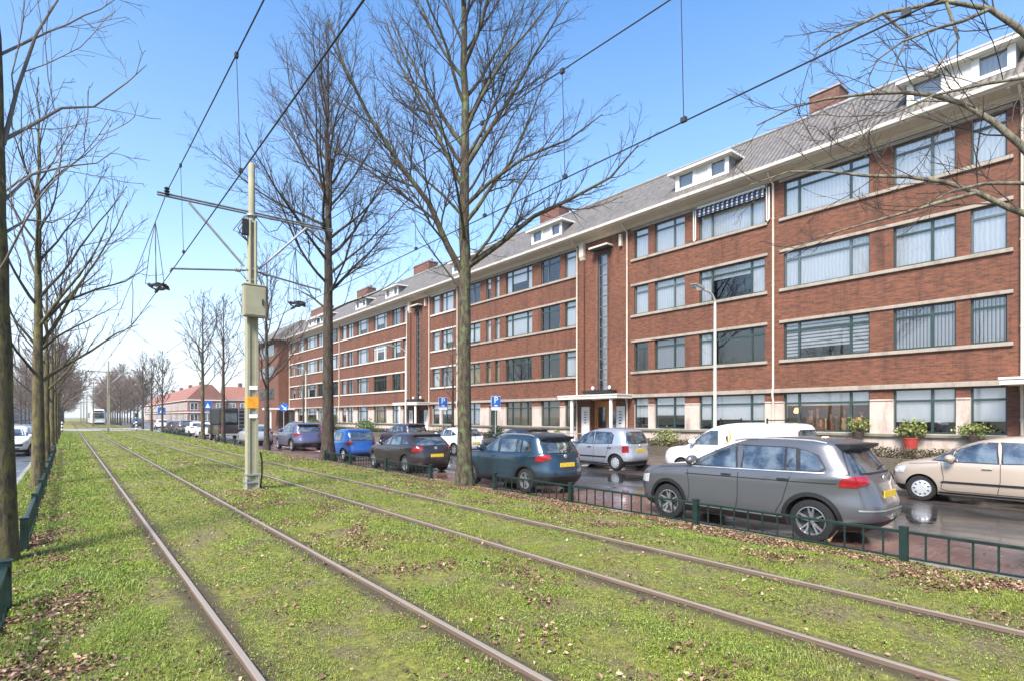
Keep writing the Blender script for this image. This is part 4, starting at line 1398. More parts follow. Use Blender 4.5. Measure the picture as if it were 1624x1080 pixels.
car('hatchback', 'white hatchback facing us behind the left tree trunk', 'car', scaled('mpv', 3.9, 1.70, 1.52, .30), P_['white'], 38.9, -2.32, -1, style='cap', group=LEFT, plate=False)
car('hatchback', 'silver car parked behind the white hatchback on the left', 'car', scaled('hatch', 4.2, 1.75, 1.46, .31), P_['silver'], 45.0, -2.35, -1, group=LEFT, detail=1, plate=False)
car('hatchback', 'dark grey car third in the left row', 'car', scaled('hatch', 4.2, 1.75, 1.46, .31), P_['dgrey'], 51.0, -2.35, -1, group=LEFT, detail=1, plate=False)
car('hatchback', 'white car driving away on the left road', 'car', scaled('hatch', 4.2, 1.75, 1.46, .31), P_['white'], 61.0, -5.6, 1, group=LEFT, detail=1)
car('hatchback', 'white car waiting right of the crossing', 'car', scaled('suv', 4.3, 1.78, 1.6, .31), P_['white'], 104.0, 11.6, 1, group=AWAY, detail=1)
car('hatchback', 'dark car waiting beside the tram beyond the crossing', 'car', scaled('suv', 4.4, 1.8, 1.65, .31), P_['dgrey'], 128.0, 10.4, -1, group=AWAY, detail=1, plate=False)

# van details: roof bars, orange swirl, small panel swage, wing
lg = MB()
arc = [(1.0, 0)]
pts = [(.10 + .15 * math.cos(R(a)), 1.38 + .20 * math.sin(R(a))) for a in range(60, 300, 16)]
for (y, z), (y2, z2), k in zip(pts, pts[1:], range(99)):
    t = .034 * (1 - abs(k - 7) / 9)
    d = Vector((y2 - y, z2 - z)).normalized()
    lg.add([(-vS.side(v, u_, .012), v - .25, u_) for v, u_ in ((y - d.y * t, z + d.x * t), (y2 - d.y * t, z2 + d.x * t), (y2 + d.y * t, z2 - d.x * t), (y + d.y * t, z - d.x * t))], [(0, 1, 2, 3)], 0)
lg.add([(-vS.side(v, u_, .012), v - .25, u_) for v, u_ in ((.06, 1.22), (.02, 1.23), (.03, 1.40), (.08, 1.44), (.10, 1.34))], [(0, 1, 2, 3, 4)], 1)
lg.build('side_emblem', [M['orange'], M['black']], vr)
rbx = MB()
for y in (.15, -1.35):
    rbx.box(-.66, .66, y - .02, y + .02, 1.89, 1.92)
    for s in (-1, 1): rbx.box(s * .64 - .015, s * .64 + .015, y - .02, y + .02, 1.76, 1.96)
rbx.build('roof_bar', M['black'], vr)
swg = MB()
side_panel(swg, vS, [(-.55, 1.50), (-1.75, 1.50), (-1.75, 1.515), (-.55, 1.515)], -1, .004, 0, 8, 1)
swg.build('panel_swage', M['zinc'], vr)

# camper with a ladder on its back
rv = thing('camper_van', 'dark camper van with a silver ladder on its rear', 'van', (10.55, 51.8, ROAD_Z))
def bx(name, mat, *a, bev=.03):
    return MB().box(*a).build(name, mat, rv, None, bev)
bx('body', P_['brown'], -1.08, 1.08, -2.4, 2.3, .55, 1.35, bev=.08)
bx('cabin', M['black'], -1.05, 1.05, -2.35, 1.6, 1.352, 2.72, bev=.12)
bx('rear_window', M['carglass_dark'], -.9, .3, -2.40, -2.36, 1.55, 2.3)
bx('bumper', M['galv'], -1.05, 1.05, -2.52, -2.41, .45, .62)
bx('windscreen', M['carglass'], -.9, .9, 1.62, 1.66, 1.5, 2.4)
ld = MB()
for x in (.38, .82):
    ld.tube([(x, -2.50, .95), (x, -2.50, 2.70)], .025, 6)
for i in range(6):
    ld.tube([(.38, -2.50, 1.05 + i * .30), (.82, -2.50, 1.05 + i * .30)], .02, 6)
ld.build('ladder', M['alloy'], rv, 50)
for s in (-1, 1):
    bx('tail_light', M['tail'], s * .95 - .08, s * .95 + .08, -2.43, -2.401, .85, 1.1, bev=.01)
    for y in (-1.4, 1.5):
        wheel(rv, s * .93, y, .34, 'cap', 0, s)
# ------------------------------------------------------------------ trees (bare, winter)
def tubes(groups, name, mat, parent):
    """groups: list of (pts list, radii list, sides) -> one mesh of tapered tubes"""
    by = {}
    for p, r, s in groups:
        by.setdefault((len(p), s), []).append((p, r))
    VV, FF, off = [], [], 0
    for (n, s), lst in by.items():
        P = np.array([q[0] for q in lst], float)
        Rr = np.array([q[1] for q in lst], float)
        T = np.empty_like(P)
        T[:, 1:-1] = P[:, 2:] - P[:, :-2]; T[:, 0] = P[:, 1] - P[:, 0]; T[:, -1] = P[:, -1] - P[:, -2]
        T /= np.linalg.norm(T, axis=2, keepdims=True) + 1e-9
        mean = P[:, -1] - P[:, 0]
        mean /= np.linalg.norm(mean, axis=1, keepdims=True) + 1e-9
        ref = np.where(np.abs(mean[:, 2:3]) < .8, np.array([[0, 0, 1.]]), np.array([[1., .2, 0]]))[:, None, :]
        A = np.cross(T, np.broadcast_to(ref, T.shape)); A /= np.linalg.norm(A, axis=2, keepdims=True) + 1e-9
        B = np.cross(T, A)
        g = 2 * np.pi * np.arange(s) / s
        V = P[:, :, None, :] + Rr[:, :, None, None] * (A[:, :, None, :] * np.cos(g)[None, None, :, None] + B[:, :, None, :] * np.sin(g)[None, None, :, None])
        nb = len(lst)
        V = V.reshape(-1, 3)
        b, i, k = np.meshgrid(np.arange(nb), np.arange(n - 1), np.arange(s), indexing='ij')
        base = off + b * n * s + i * s
        k2 = (k + 1) % s
        F = np.stack([base + k, base + k2, base + s + k2, base + s + k], -1).reshape(-1, 4)
        VV.append(V); FF.append(F); off += len(V)
    return np_mesh(name, np.concatenate(VV), np.concatenate(FF), mat, parent, smooth=True)

def grow(rng, p, d, length, r0, r1, nseg, up=0.0, jit=.12, pull=None):
    pts, rad = [tuple(p)], [r0]
    d = Vector(d).normalized(); p = Vector(p)
    st = length / nseg
    for i in range(nseg):
        d = d + Vector((rng.gauss(0, jit), rng.gauss(0, jit), rng.gauss(0, jit) + up))
        if pull is not None: d = d + pull
        d.normalize()
        p = p + d * st
        pts.append(tuple(p)); rad.append(r0 + (r1 - r0) * ((i + 1) / nseg) ** .8)
    return pts, rad

def along(pts, t):
    f = t * (len(pts) - 1); i = min(int(f), len(pts) - 2); u = f - i
    a, b = Vector(pts[i]), Vector(pts[i + 1])
    return a + (b - a) * u, (b - a).normalized(), i, u

def side_branches(rng, parents, dens, ang, ratio, rr, nseg, up, jit, t0=.22, rmin=.004, lmin=.12, minr=None, sides=3, prefer_up=0.0):
    out = []
    for pts, rad, L in parents:
        n = max(1, int(L * dens + rng.random()))
        ph = rng.random() * 6.28
        for k in range(n):
            t = t0 + (1 - t0) * (k + rng.random()) / n
            if t > .985: t = .985
            p, d, i, u = along(pts, t)
            r = rad[i] + (rad[i + 1] - rad[i]) * u
            ph += 2.4 + rng.gauss(0, .5)
            ref = Vector((0, 0, 1)) if abs(d.z) < .9 else Vector((1, 0, 0))
            a = d.cross(ref).normalized(); b = d.cross(a)
            s = a * math.cos(ph) + b * math.sin(ph)
            if prefer_up: s = (s + Vector((0, 0, prefer_up))).normalized()
            th = ang * rng.uniform(.7, 1.25)
            nd = d * math.cos(th) + s * math.sin(th)
            l = max(lmin, L * ratio * (1.08 - .68 * t) * rng.uniform(.55, 1.2))
            ra = max(rmin, min(r * .75, r * rr))
            q, qr = grow(rng, p, nd, l, ra, max(rmin * .75, ra * .28), nseg, up, jit)
            out.append((q, qr, l))
    return out

def bare_tree(name, label, loc, height, r0, first, reach, seed, bark, twig, group, nprim=34, elev=(.55, 1.15), lean=(0, 0), dens=(2.0, 3.2, 4.2), levels=4, thin=1.0, limb_r=.045, base_flare=1.55, top_taper=1.0, up=.06, rmin=.0045, limbs=None, primr=.42, env=None, cat='tree'):
    rng = random.Random(seed)
    root = thing(name, label, cat, loc, 0, group)
    nT = 22
    trunk, tr = [], []
    wob = [rng.gauss(0, .02) for _ in range(nT + 1)]
    wob2 = [rng.gauss(0, .02) for _ in range(nT + 1)]
    for i in range(nT + 1):
        t = i / nT
        z = -.12 + (height + .12) * t
        trunk.append((lean[0] * t + wob[i] * z * .12, lean[1] * t + wob2[i] * z * .12, z))
        r = r0 * (1 - .22 * min(1, z / max(first, .1)) if z < first else .78 * (1 - ((z - first) / (height - first)) ** (.9 * top_taper)) + .02)
        fl = 1 + (base_flare - 1) * math.exp(-max(0, z) / .28)
        tr.append(max(.012, r * fl))
    T = (trunk, tr, height)
    prim = []
    ph = rng.random() * 6.28
    for k in range(nprim):
        t = k / (nprim - 1)
        z = first + (height * .965 - first) * (t ** .92)
        z += rng.uniform(-.15, .15)
        f = (z + .12) / (height + .12)
        p, d, i, u = along(trunk, min(.99, f))
        r = tr[i] + (tr[i + 1] - tr[i]) * u
        ph += 2.399 + rng.gauss(0, .45)
        e = env(t) if env else (math.sin(math.pi * min(1, .26 + .74 * t)) ** .75 * (1 - .30 * t) + .07)
        l = reach * e * rng.uniform(.75, 1.15)
        el = elev[0] + (elev[1] - elev[0]) * t + rng.gauss(0, .10)
        nd = Vector((math.cos(ph) * math.cos(el), math.sin(ph) * math.cos(el), math.sin(el)))
        ra = max(.010, min(r * .55, .010 + .0105 * l) * rng.uniform(.85, 1.2) * primr / .42)
        q, qr = grow(rng, p, nd, l, ra, max(rmin, ra * .18), 9, up, .075)
        prim.append((q, qr, l))
    for pts, ra in (limbs or []):
        L = sum((Vector(b) - Vector(a)).length for a, b in zip(pts, pts[1:]))
        n = len(pts)
        prim.append((pts, [ra * (1 - .8 * i / (n - 1)) for i in range(n)], L))
    s1 = side_branches(rng, prim, dens[0], .72, .50, .48 * thin, 6, .05, .11, .16, rmin * 1.6, .3, sides=4, prefer_up=.25)
    s2 = side_branches(rng, s1, dens[1], .70, .48, .62 * thin ** .5, 4, .04, .14, .15, rmin * 1.15, .18, prefer_up=.2) if levels > 2 else []
    s3 = side_branches(rng, s2 + (s1 if levels > 3 else []), dens[2], .62, .42, .7, 3, .03, .16, .15, rmin * .9, .12, prefer_up=.15) if levels > 3 else []
    trunk_groups = [(trunk, tr, 14)] + [(q, r_, 7) for q, r_, l in prim if r_[0] > limb_r]
    crown = [(q, r_, 5) for q, r_, l in prim if r_[0] <= limb_r] + [(q, r_, 4) for q, r_, l in s1] + [(q, r_, 3) for q, r_, l in s2] + [(q, r_, 3) for q, r_, l in s3]
    tubes(trunk_groups, 'trunk', bark, root)
    tubes(crown, 'crown', twig, root)
    return root

ROW = 'bare trees along the tram track'
# the thick tree in the middle
bare_tree('bare_tree', 'thick bare tree with green lichen on its trunk, beside the petrol blue car', (8.17, 12.1, -.15), 19.0, .200, 5.2, 4.5, 11, M['bark_green'], M['twig'], ROW,
          nprim=40, elev=(.72, 1.22), dens=(2.7, 4.0, 5.2), rmin=.0036, up=.055,
          limbs=[([(0, 0, 5.55), (-.45, .12, 6.3), (-.95, .2, 7.3), (-1.6, .5, 8.2), (-2.35, .75, 9.3), (-2.9, 1.0, 10.5), (-3.2, 1.2, 11.6)], .095),
                 ([(0, 0, 5.75), (.6, -.75, 6.35), (1.35, -1.25, 7.1), (2.0, -2.0, 7.5), (2.7, -2.7, 8.0), (3.2, -3.2, 8.8)], .085),
                 ([(0, 0, 7.4), (.45, -.55, 8.0), (1.1, -1.2, 8.6), (1.9, -2.0, 9.0), (2.5, -2.6, 9.6)], .06),
                 ([(0, 0, 8.4), (.45, -.35, 9.3), (1.0, -.8, 10.4), (1.5, -1.3, 11.6), (2.2, -1.6, 12.9)], .075),
                 ([(0, 0, 7.8), (-.45, .3, 8.9), (-.8, .7, 10.0), (-1.3, 1.2, 11.3), (-1.5, 1.6, 12.6)], .065)])
bare_tree('bare_tree', 'dark bare tree with upright crown, rising between the blue car and line pole', (8.72, 23.4, -.15), 19.2, .255, 6.2, 5.6, 23, M['bark'], M['twig'], ROW,
          nprim=46, elev=(.42, 1.25), dens=(2.5, 3.5, 4.6), rmin=.0042, up=.065)
bare_tree('bare_tree', 'slim bare tree standing just right of the overhead line pole', (9.2, 34.6, -.2), 12.2, .16, 3.6, 3.8, 31, M['bark'], M['twig'], ROW, nprim=26, elev=(.7, 1.2), dens=(1.7, 2.4, 2.8), rmin=.008, limbs=[([(0, 0, 3.9), (.8, -.5, 4.8), (1.6, -.9, 6.2), (2.2, -1.2, 8.0)], .06)])
bare_tree('bare_tree', 'slim bare tree in front of the camper van', (9.25, 46.6, -.2), 11.2, .15, 4.0, 3.2, 37, M['bark'], M['twig'], ROW, nprim=24, elev=(.75, 1.2), dens=(1.6, 2.2, 2.6), rmin=.010)
bare_tree('bare_tree', 'bare tree with green trunk in front of the white parked cars', (9.1, 54.0, -.2), 12.6, .17, 4.3, 3.8, 41, M['bark_green'], M['twig'], ROW, nprim=26, elev=(.75, 1.2), dens=(1.6, 2.2, 2.6), rmin=.011)
for i, (x, y, h, lab, s) in enumerate([(8.9, 78.5, 9.8, 'thin bare tree with narrow crown before the crossing, nearest the dark cars', 43), (8.2, 82.5, 9.2, 'thin bare tree left of the blue road sign by the crossing', 47), (7.9, 89.5, 10.6, 'bushy bare tree with short trunk at the far side of the crossing', 53)]):
    bare_tree('bare_tree', lab, (x, y, -.2), h, .14, 2.6, 3.2, s, M['bark'], M['twig'], ROW, nprim=26, elev=(.85, 1.25), dens=(1.5, 2.0, 2.2), rmin=.014)
# left row, close to the track
bare_tree('bare_tree', 'mossy trunk of the bare tree nearest on the left, cut off by the photo edge', (-.62, 9.2, -.15), 12.0, .150, 3.6, 3.4, 61, M['bark_moss'], M['twig_pale'], ROW,
          nprim=11, elev=(.65, 1.15), dens=(1.9, 2.6, 2.8), rmin=.0034, up=.03, lean=(-.20, 0), primr=.20, thin=.75, base_flare=1.15,
          limbs=[([(0, 0, 4.5), (.25, .3, 5.0), (.6, .7, 5.35), (.95, 1.0, 5.6), (1.25, 1.3, 6.05)], .020),
                 ([(-.15, 0, 5.1), (.2, .1, 5.5), (.55, .25, 5.95), (.9, .5, 6.2), (1.3, .6, 6.75), (1.55, .8, 7.2)], .026),
                 ([(0, 0, 5.2), (.12, .15, 6.0), (.3, .2, 6.8), (.55, .3, 7.5), (1.05, .6, 8.1)], .028),
                 ([(0, 0, 4.1), (.2, .3, 4.4), (.45, .6, 4.5), (.8, 1.1, 4.95)], .020)])
bare_tree('bare_tree', 'second bare tree from the left edge, moss on trunk, open twiggy crown', (-.60, 18.7, -.15), 10.6, .150, 2.6, 3.7, 67, M['bark_moss'], M['twig'], ROW,
          nprim=26, elev=(.62, 1.2), dens=(1.9, 2.5, 2.9), rmin=.0042, up=.05, base_flare=1.12,
          limbs=[([(0, 0, 2.7), (.5, .4, 3.2), (1.1, .9, 3.7), (1.7, 1.4, 4.3), (2.3, 1.8, 4.7)], .05),
                 ([(0, 0, 3.6), (.35, .2, 4.3), (.7, .5, 5.2), (1.2, .8, 6.2), (1.7, 1.2, 7.4), (2.0, 1.4, 8.3)], .05),
                 ([(0, 0, 4.2), (.5, .3, 4.9), (1.2, .6, 5.4), (1.9, 1.0, 5.8), (2.5, 1.3, 6.4)], .045)])
LROW = 'bare trees in the left row'
for y, h, s, lab in ((28.3, 8.6, 71, 'third bare tree of the left row, dark forked stem behind the low fence'), (37.6, 9.0, 73, 'fourth bare tree of the left row, partly behind the forked one'),
                     (47.0, 9.4, 79, 'bare tree of the left row halfway to the crossing'), (57.0, 9.2, 83, 'bare tree of the left row in front of the far brown treetops'), (67.0, 9.6, 89, 'last bare tree of the left row before the black and white marker')):
    bare_tree('bare_tree', lab, (-.66, y, -.2), h, .12, 2.4, 3.1, s, M['bark_moss'], M['twig'], ROW, nprim=15, elev=(.85, 1.25), dens=(1.5, 2.0, 2.1), rmin=.008)
# tree just outside the right edge whose limbs reach over the street
def rightlimb(pts, r): return (pts, r)
c0 = Vector((8.0, .55, 0))
def cam_pt(px, py, z):
    a = (px - 812) / 870
    s_, c_ = math.sin(R(YAW)), math.cos(R(YAW))
    return Vector((z * (s_ + a * c_), z * (c_ - a * s_), CAM_H - z * (py - 660) / 870)) - c0
limb_px = [
 ([(1715, 330, 5.7), (1660, 255, 5.8), (1618, 208, 5.9), (1575, 172, 6.0), (1530, 145, 6.15), (1480, 131, 6.3), (1430, 127, 6.5), (1375, 130, 6.7), (1310, 139, 6.9), (1260, 152, 7.1), (1200, 182, 7.3)], .043),
 ([(1712, 360, 5.7), (1655, 328, 5.7), (1600, 308, 5.8), (1550, 284, 5.9), (1500, 268, 6.0), (1440, 260, 6.2), (1370, 259, 6.4), (1310, 252, 6.6), (1250, 254, 6.8), (1190, 275, 7.0)], .038),
 ([(1550, 284, 5.9), (1490, 300, 6.0), (1430, 318, 6.1), (1370, 335, 6.2), (1300, 356, 6.4), (1240, 385, 6.6)], .024),
 ([(1712, 290, 5.7), (1624, 268, 5.6), (1560, 268, 5.5), (1510, 280, 5.5), (1470, 300, 5.5)], .026),
 ([(1712, 120, 5.7), (1660, 60, 5.6), (1610, 18, 5.6), (1570, -8, 5.7), (1500, -20, 5.8), (1400, 0, 6.0), (1320, 40, 6.2), (1290, 60, 6.3)], .040),
 ([(1570, -8, 5.7), (1530, 10, 5.7), (1480, 25, 5.8), (1430, 45, 5.9), (1390, 75, 6.0), (1370, 120, 6.1)], .022),
 ([(1712, 190, 5.7), (1640, 98, 5.5), (1560, 110, 5.4), (1480, 128, 5.4), (1400, 165, 5.5), (1340, 215, 5.6)], .022),
 ([(1400, 0, 6.0), (1440, 35, 6.0), (1420, 80, 6.0), (1400, 130, 6.1)], .016),
 ([(1500, -20, 5.8), (1520, 40, 5.8), (1490, 80, 5.9), (1465, 115, 6.0)], .018),
]
limbs = [([tuple(cam_pt(*q)) for q in pts], r) for pts, r in limb_px]
bare_tree('bare_tree', 'bare limbs with lichen reaching in from a tree outside the right edge', (c0.x, c0.y, -.15), 14.5, .22, 7.6, 4.6, 97, M['bark_lichen'], M['twig'], ROW,
          nprim=5, elev=(.9, 1.2), dens=(3.2, 4.2, 4.2), rmin=.0030, limbs=limbs, up=.0, thin=.55, limb_r=.012)
# small street trees on the far pavement
for x, y, h, s, lab in ((18.7, 29.0, 7.6, 101, 'slim young bare tree in front of the brick block beside the parking signs'), (18.7, 57.0, 6.6, 103, 'slim young bare tree on the pavement near the far end of the block')):
    bare_tree('young_tree', lab, (x, y, -.2), h, .10, 2.9, 2.1, s, M['bark'], M['twig_brown'], 'young street trees', nprim=18, elev=(.9, 1.25), dens=(1.8, 2.2, 2.2), rmin=.009)

# far trees beyond the crossing: three shapes, copied
FARG = 'bare trees beyond the crossing'
protos = []
for k, (h, rch, s) in enumerate(((13.5, 5.6, 201), (12.5, 5.0, 207), (14.5, 5.4, 211))):
    protos.append((h, dict(reach=rch, seed=s)))
far_l = [(-1.2, 104 + i * 10.0) for i in range(15)] + [(-7.5, 150 + i * 15.0) for i in range(8)]
far_r = [(9.6, 160 + i * 9.0) for i in range(11)] + [(14.5, 166 + i * 11) for i in range(8)]
first = {}
labs = {'l': 'brown bare tree in the left row beyond the crossing', 'r': 'brown bare tree right of the tram beyond the crossing'}
for k, (side, (x, y)) in enumerate([('l', q) for q in far_l] + [('r', q) for q in far_r]):
    j = k % 3
    if j not in first:
        h, a = protos[j]
        first[j] = bare_tree('far_tree', labs[side], (x, y, -.2), h, .2, 2.6, a['reach'], a['seed'], M['bark'], M['twig_brown'], FARG, nprim=36, elev=(.45, 1.2), dens=(1.7, 2.3, 2.3), rmin=.026, levels=4)
    else:
        c = copy_tree(first[j]); c.location = (x, y, -.2); c.rotation_euler = (0, 0, k * 1.7); c['label'] = labs[side]
# ------------------------------------------------------------------ overhead line poles and wires
PX = 3.36
def line_pole(y, label, big=True):
    h = 7.65
    root = thing('overhead_line_pole', label, 'line pole', (PX, y, -.03), 0, 'overhead line poles')
    b = MB()
    # lower shaft: two channels and a web; slimmer tube above
    for s in (-1, 1):
        b.prism([(s * .118, -.12), (s * .118, .12), (s * .095, .12), (s * .095, -.12)], 2, 0, 4.2)
        b.box(s * .078 - .018, s * .078 + .018, -.12, -.095, 0, 4.2); b.box(s * .078 - .018, s * .078 + .018, .095, .12, 0, 4.2)
    b.box(-.095, .095, -.093, .093, 0, 4.19)
    b.lathe([(.105, 4.19), (.100, 5.9), (.078, 6.1), (.072, h), (.06, h + .02), (.001, h + .02)], (0, 0, 0), 'z', 18)
    for s in (-1, 1): b.tube([(s * .06, -.12, 4.2), (s * .06, -.11, 6.3)], .035, 8)
    shaft = b.build('shaft', M['pole'], root, 40)
    k = MB()
    for z in (.18, .36): MB().box(-.14, .14, -.14, .14, z, z + .04).build('clamp', M['galv'], root)
    for z in (4.9, 5.15, 6.25, 6.42): MB().lathe([(.09, 0), (.125, 0), (.125, .04), (.09, .04)], (0, 0, z), 'z', 16).build('clamp', M['galv'], root, 40)
    for s in (-1, 1):
        for t in (-1, 1): k.tube([(s * .13, t * .13, 0), (s * .13, t * .13, .3)], .018, 6)
    k.box(-.16, .16, -.16, .16, 0, .05)
    k.build('base_plate', M['galv'], root, 40)
    # arms
    a = MB()
    z = 6.50
    for dz in (-.022, .022):
        a.tube([(-1.88, 0, z + dz * 1.2), (1.95, 0, z + dz * 1.2)], .022, 8)
    a.build('cross_arm', M['steelarm'], root, 40)
    for s in (-1, 1):
        c = MB()
        c.tube([(s * 1.28, 0, z - .06), (s * .16, 0, 5.22)], .028, 8)
        c.build('brace', M['galv'], root, 40)
        d = MB()
        d.tube([(s * .13, 0, 5.14), (s * 1.62, 0, 4.93)], .022, 8)
        d.lathe([(.03, -.06), (.05, -.04), (.03, -.02), (.05, 0), (.03, .02), (.05, .04), (.03, .06)], (s * .30, 0, 5.115), 'x', 10)
        d.tube([(s * 1.62, 0, 4.93), (s * 1.64, 0, 4.85)], .018, 6)
        d.build('steady_arm', M['steelarm'], root, 40)
        e = MB()
        e.lathe([(.03, -.09), (.06, -.06), (.03, -.03), (.06, 0), (.03, .03), (.06, .06), (.03, .09)], (s * 1.70, 0, z + .08), 'z', 10)
        e.build('insulator', M['black'], root, 40)
    if big:
        q = MB()
        q.box(-.24, .24, -.34, -.125, 4.03, 4.74)
        q.box(-.255, .255, -.355, -.12, 4.74, 4.77)
        q.box(-.22, .22, -.352, -.34, 4.06, 4.71)
        cab = q.build('switch_box', M['pole'], root, None, .008)
        MB().box(.14, .165, -.375, -.352, 4.30, 4.44).build('handle', M['black'], cab)
        MB().box(-.121, .121, -.123, .123, 1.93, 2.20).build('orange_band', M['orange'], root)
        for z in (2.36, 1.70): MB().box(-.08, .10, -.128, -.121, z, z + .09).build('label_plate', M['sign_white'], root)
        w = MB()
        w.tube([(.17, -.1, .05), (.20, -.12, .4), (.19, -.14, .7), (.15, -.17, .9)], .02, 6)
        for j in range(3):
            w.tube([(-.10 - .03 * j, -.05, 6.4), (-.22 - .10 * j, -.1, 6.15 - .08 * j), (-.30 + .06 * j, -.08, 5.95), (-.12, -.1, 5.8)], .012, 5)
        w.tube([(.1, -.05, 6.4), (.35, -.1, 6.1), (.55, -.1, 6.2), (.7, 0, 6.45)], .010, 5)
        MB().box(-.22, -.10, -.14, -.02, 5.95, 6.30).build('junction_box', M['black'], root)
        w.build('cable', M['black'], root, 50)
    return root
line_pole(13.9, 'tall grey green overhead line pole with switch box and orange band')
for y, lab in ((73.0, 'pale overhead line pole standing right of the tram before the crossing'), (118.5, 'overhead line pole in front of the tram, second from the crossing'), (159.6, 'overhead line pole left of the tram'), (191.0, 'overhead line pole farther left of the tram, fourth in the row'), (235.0, 'farthest overhead line pole in the hazy row')):
    line_pole(y, lab, False)

SUP = [-46.0, 13.9, 73.0, 118.5, 159.6, 191.0, 235.0]
def sagz(y, top, sag):
    for a, b in zip(SUP, SUP[1:]):
        if a <= y <= b:
            t = (y - a) / (b - a)
            return top - 4 * sag * ((b - a) / 60) ** 2 * t * (1 - t)
    return top
for X, side in ((1.68, 'left'), (5.06, 'right')):
    ys = []
    for a, b in zip(SUP, SUP[1:]):
        ys += list(np.linspace(a, b, 25)[:-1])
    ys.append(SUP[-1])
    w = MB().tube([(X, y, sagz(y, 6.60, .70)) for y in ys], .009, 6, cap=False).build('carrier_wire', M['wire'], None, 60)
    tag(w, f'upper carrying wire above the {side} tram track', 'wire', 'overhead wires')
    c = MB().tube([(X + .07 * math.sin(i * 1.57), y, 4.85) for i, y in ((0, -46), (1, 13.9), (3, 73.0), (5, 118.5), (7, 159.6), (9, 191.0), (11, 235.0))], .009, 6, cap=False).build('contact_wire', M['wire'], None, 60)
    tag(c, f'lower contact wire above the {side} tram track', 'wire', 'overhead wires')
    dr = [9.2, 7.0, 5.2, 3.4, 1.4] if side == 'right' else [12.2, 7.7, 3.2]
    dr += [19, 24, 29, 35, 42, 50, 58, 66, 80, 92, 105]
    d = MB()
    for y in dr[:]:
        if side == 'left' and 13.9 < y < 28: continue
        d.tube([(X, y, sagz(y, 6.60, .70)), (X + .05, y, 4.85)], .005, 5)
        d.box(X - .02, X + .02, y - .03, y + .03, sagz(y, 6.6, .7) - .04, sagz(y, 6.6, .7) + .02)
        d.box(X + .03, X + .07, y - .03, y + .03, 4.84, 4.89)
    o = d.build('wire_dropper', M['wire'])
    tag(o, f'thin vertical droppers between the two wires of the {side} track', 'wire', 'wire droppers')
    # coiled section insulator hanging under the carrier wire just beyond the pole
    s = MB()
    yk = 16.2
    zt = 4.93
    rg = random.Random(5)
    for i in range(9):
        a = rg.uniform(0, 6.28)
        s.tube([(X + .07 + .22 * math.cos(a + t) * rg.uniform(.8, 1.1), yk + .25 * math.sin(a + t), zt + .05 * math.sin(3 * t + i)) for t in (0, .7, 1.4, 2.1, 2.8, 3.5)], .016, 5)
    s.box(X + .04, X + .10, yk - .5, yk + .5, zt - .07, zt - .03)
    for dx, dy in ((-.20, .0), (.0, -.15), (.22, .12), (.06, .2)):
        s.tube([(X, yk - .1, sagz(yk, 6.6, .7) - .02), (X + .5 * dx, yk + dy, 5.9), (X + dx, yk + dy, zt + .02)], .008, 5)
    o = s.build('wire_coil', M['wire'], None, 60)
    tag(o, f'coil of cable hanging from the wires above the {side} tram track', 'wire', 'hanging cable coils')
    s = MB()
    s.tube([(X, 22.5, sagz(22.5, 6.6, .7)), (X + .02, 22.4, 5.9), (X + .04, 22.8, 5.2), (X + .05, 23.6, 4.86)], .012, 5)
    o = s.build('wire_coil', M['wire'], None, 60)
    tag(o, f'coil of cable hanging from the wires above the {side} track', 'wire', 'hanging cable coils')

# ------------------------------------------------------------------ low green fences
def fence(x, posts, label, z0, hgt=.42, gaps=()):
    root = thing('low_fence', label, 'fence', (x, posts[0], 0), 0, 'low green fences')
    y0 = posts[0]
    for y in posts:
        p = MB()
        p.box(-.045, .045, y - y0 - .045, y - y0 + .045, z0 - .25, z0 + hgt + .03)
        p.box(-.052, .052, y - y0 - .052, y - y0 + .052, z0 + hgt + .03, z0 + hgt + .045)
        p.build('post', M['green_iron'], root, None, .006)
    for a, b in zip(posts, posts[1:]):
        a, b = min(a, b) - y0, max(a, b) - y0
        p = MB()
        p.box(-.022, .022, a + .045, b - .045, z0 + hgt - .045, z0 + hgt - .01)
        p.box(-.016, .016, a + .045, b - .045, z0 + .05, z0 + .075)
        n = max(2, int((b - a) / .22))
        for i in range(1, n):
            y = a + (b - a) * i / n
            p.box(-.011, .011, y - .011, y + .011, z0 + .075, z0 + hgt - .045)
        p.build('railing', M['green_iron'], root, None, .003)
fence(8.45, [11.13, 8.42, 5.38, 2.34, -.70, -3.7], 'low green railing in front of the grey sport utility car', -.185)
fence(8.45, [14.30, 17.27, 20.3, 23.0], 'low green railing in front of the dark brown hatchback', -.185)
fence(8.55, [36.6, 39.6, 42.6, 45.6], 'low green railing beside the pale car near the pole', -.19)
fence(8.55, [57, 60, 63, 66, 69, 72, 75], 'low green railing along the white cars near the crossing', -.19)
fence(-.46, [7.02, 4.2, 1.4, -1.5], 'low green railing nearest on the left edge', -.15, .46)
fence(-.46, [9.9, 12.9, 15.6, 18.2], 'low green railing behind the first left tree trunk', -.14, .44)
fence(-.48, [19.4, 22.3, 25.2, 27.8], 'low green railing after the second left tree', -.14, .44)
fence(-.50, [29.0, 32.0, 35.0], 'low green railing after the third left tree', -.14, .44)

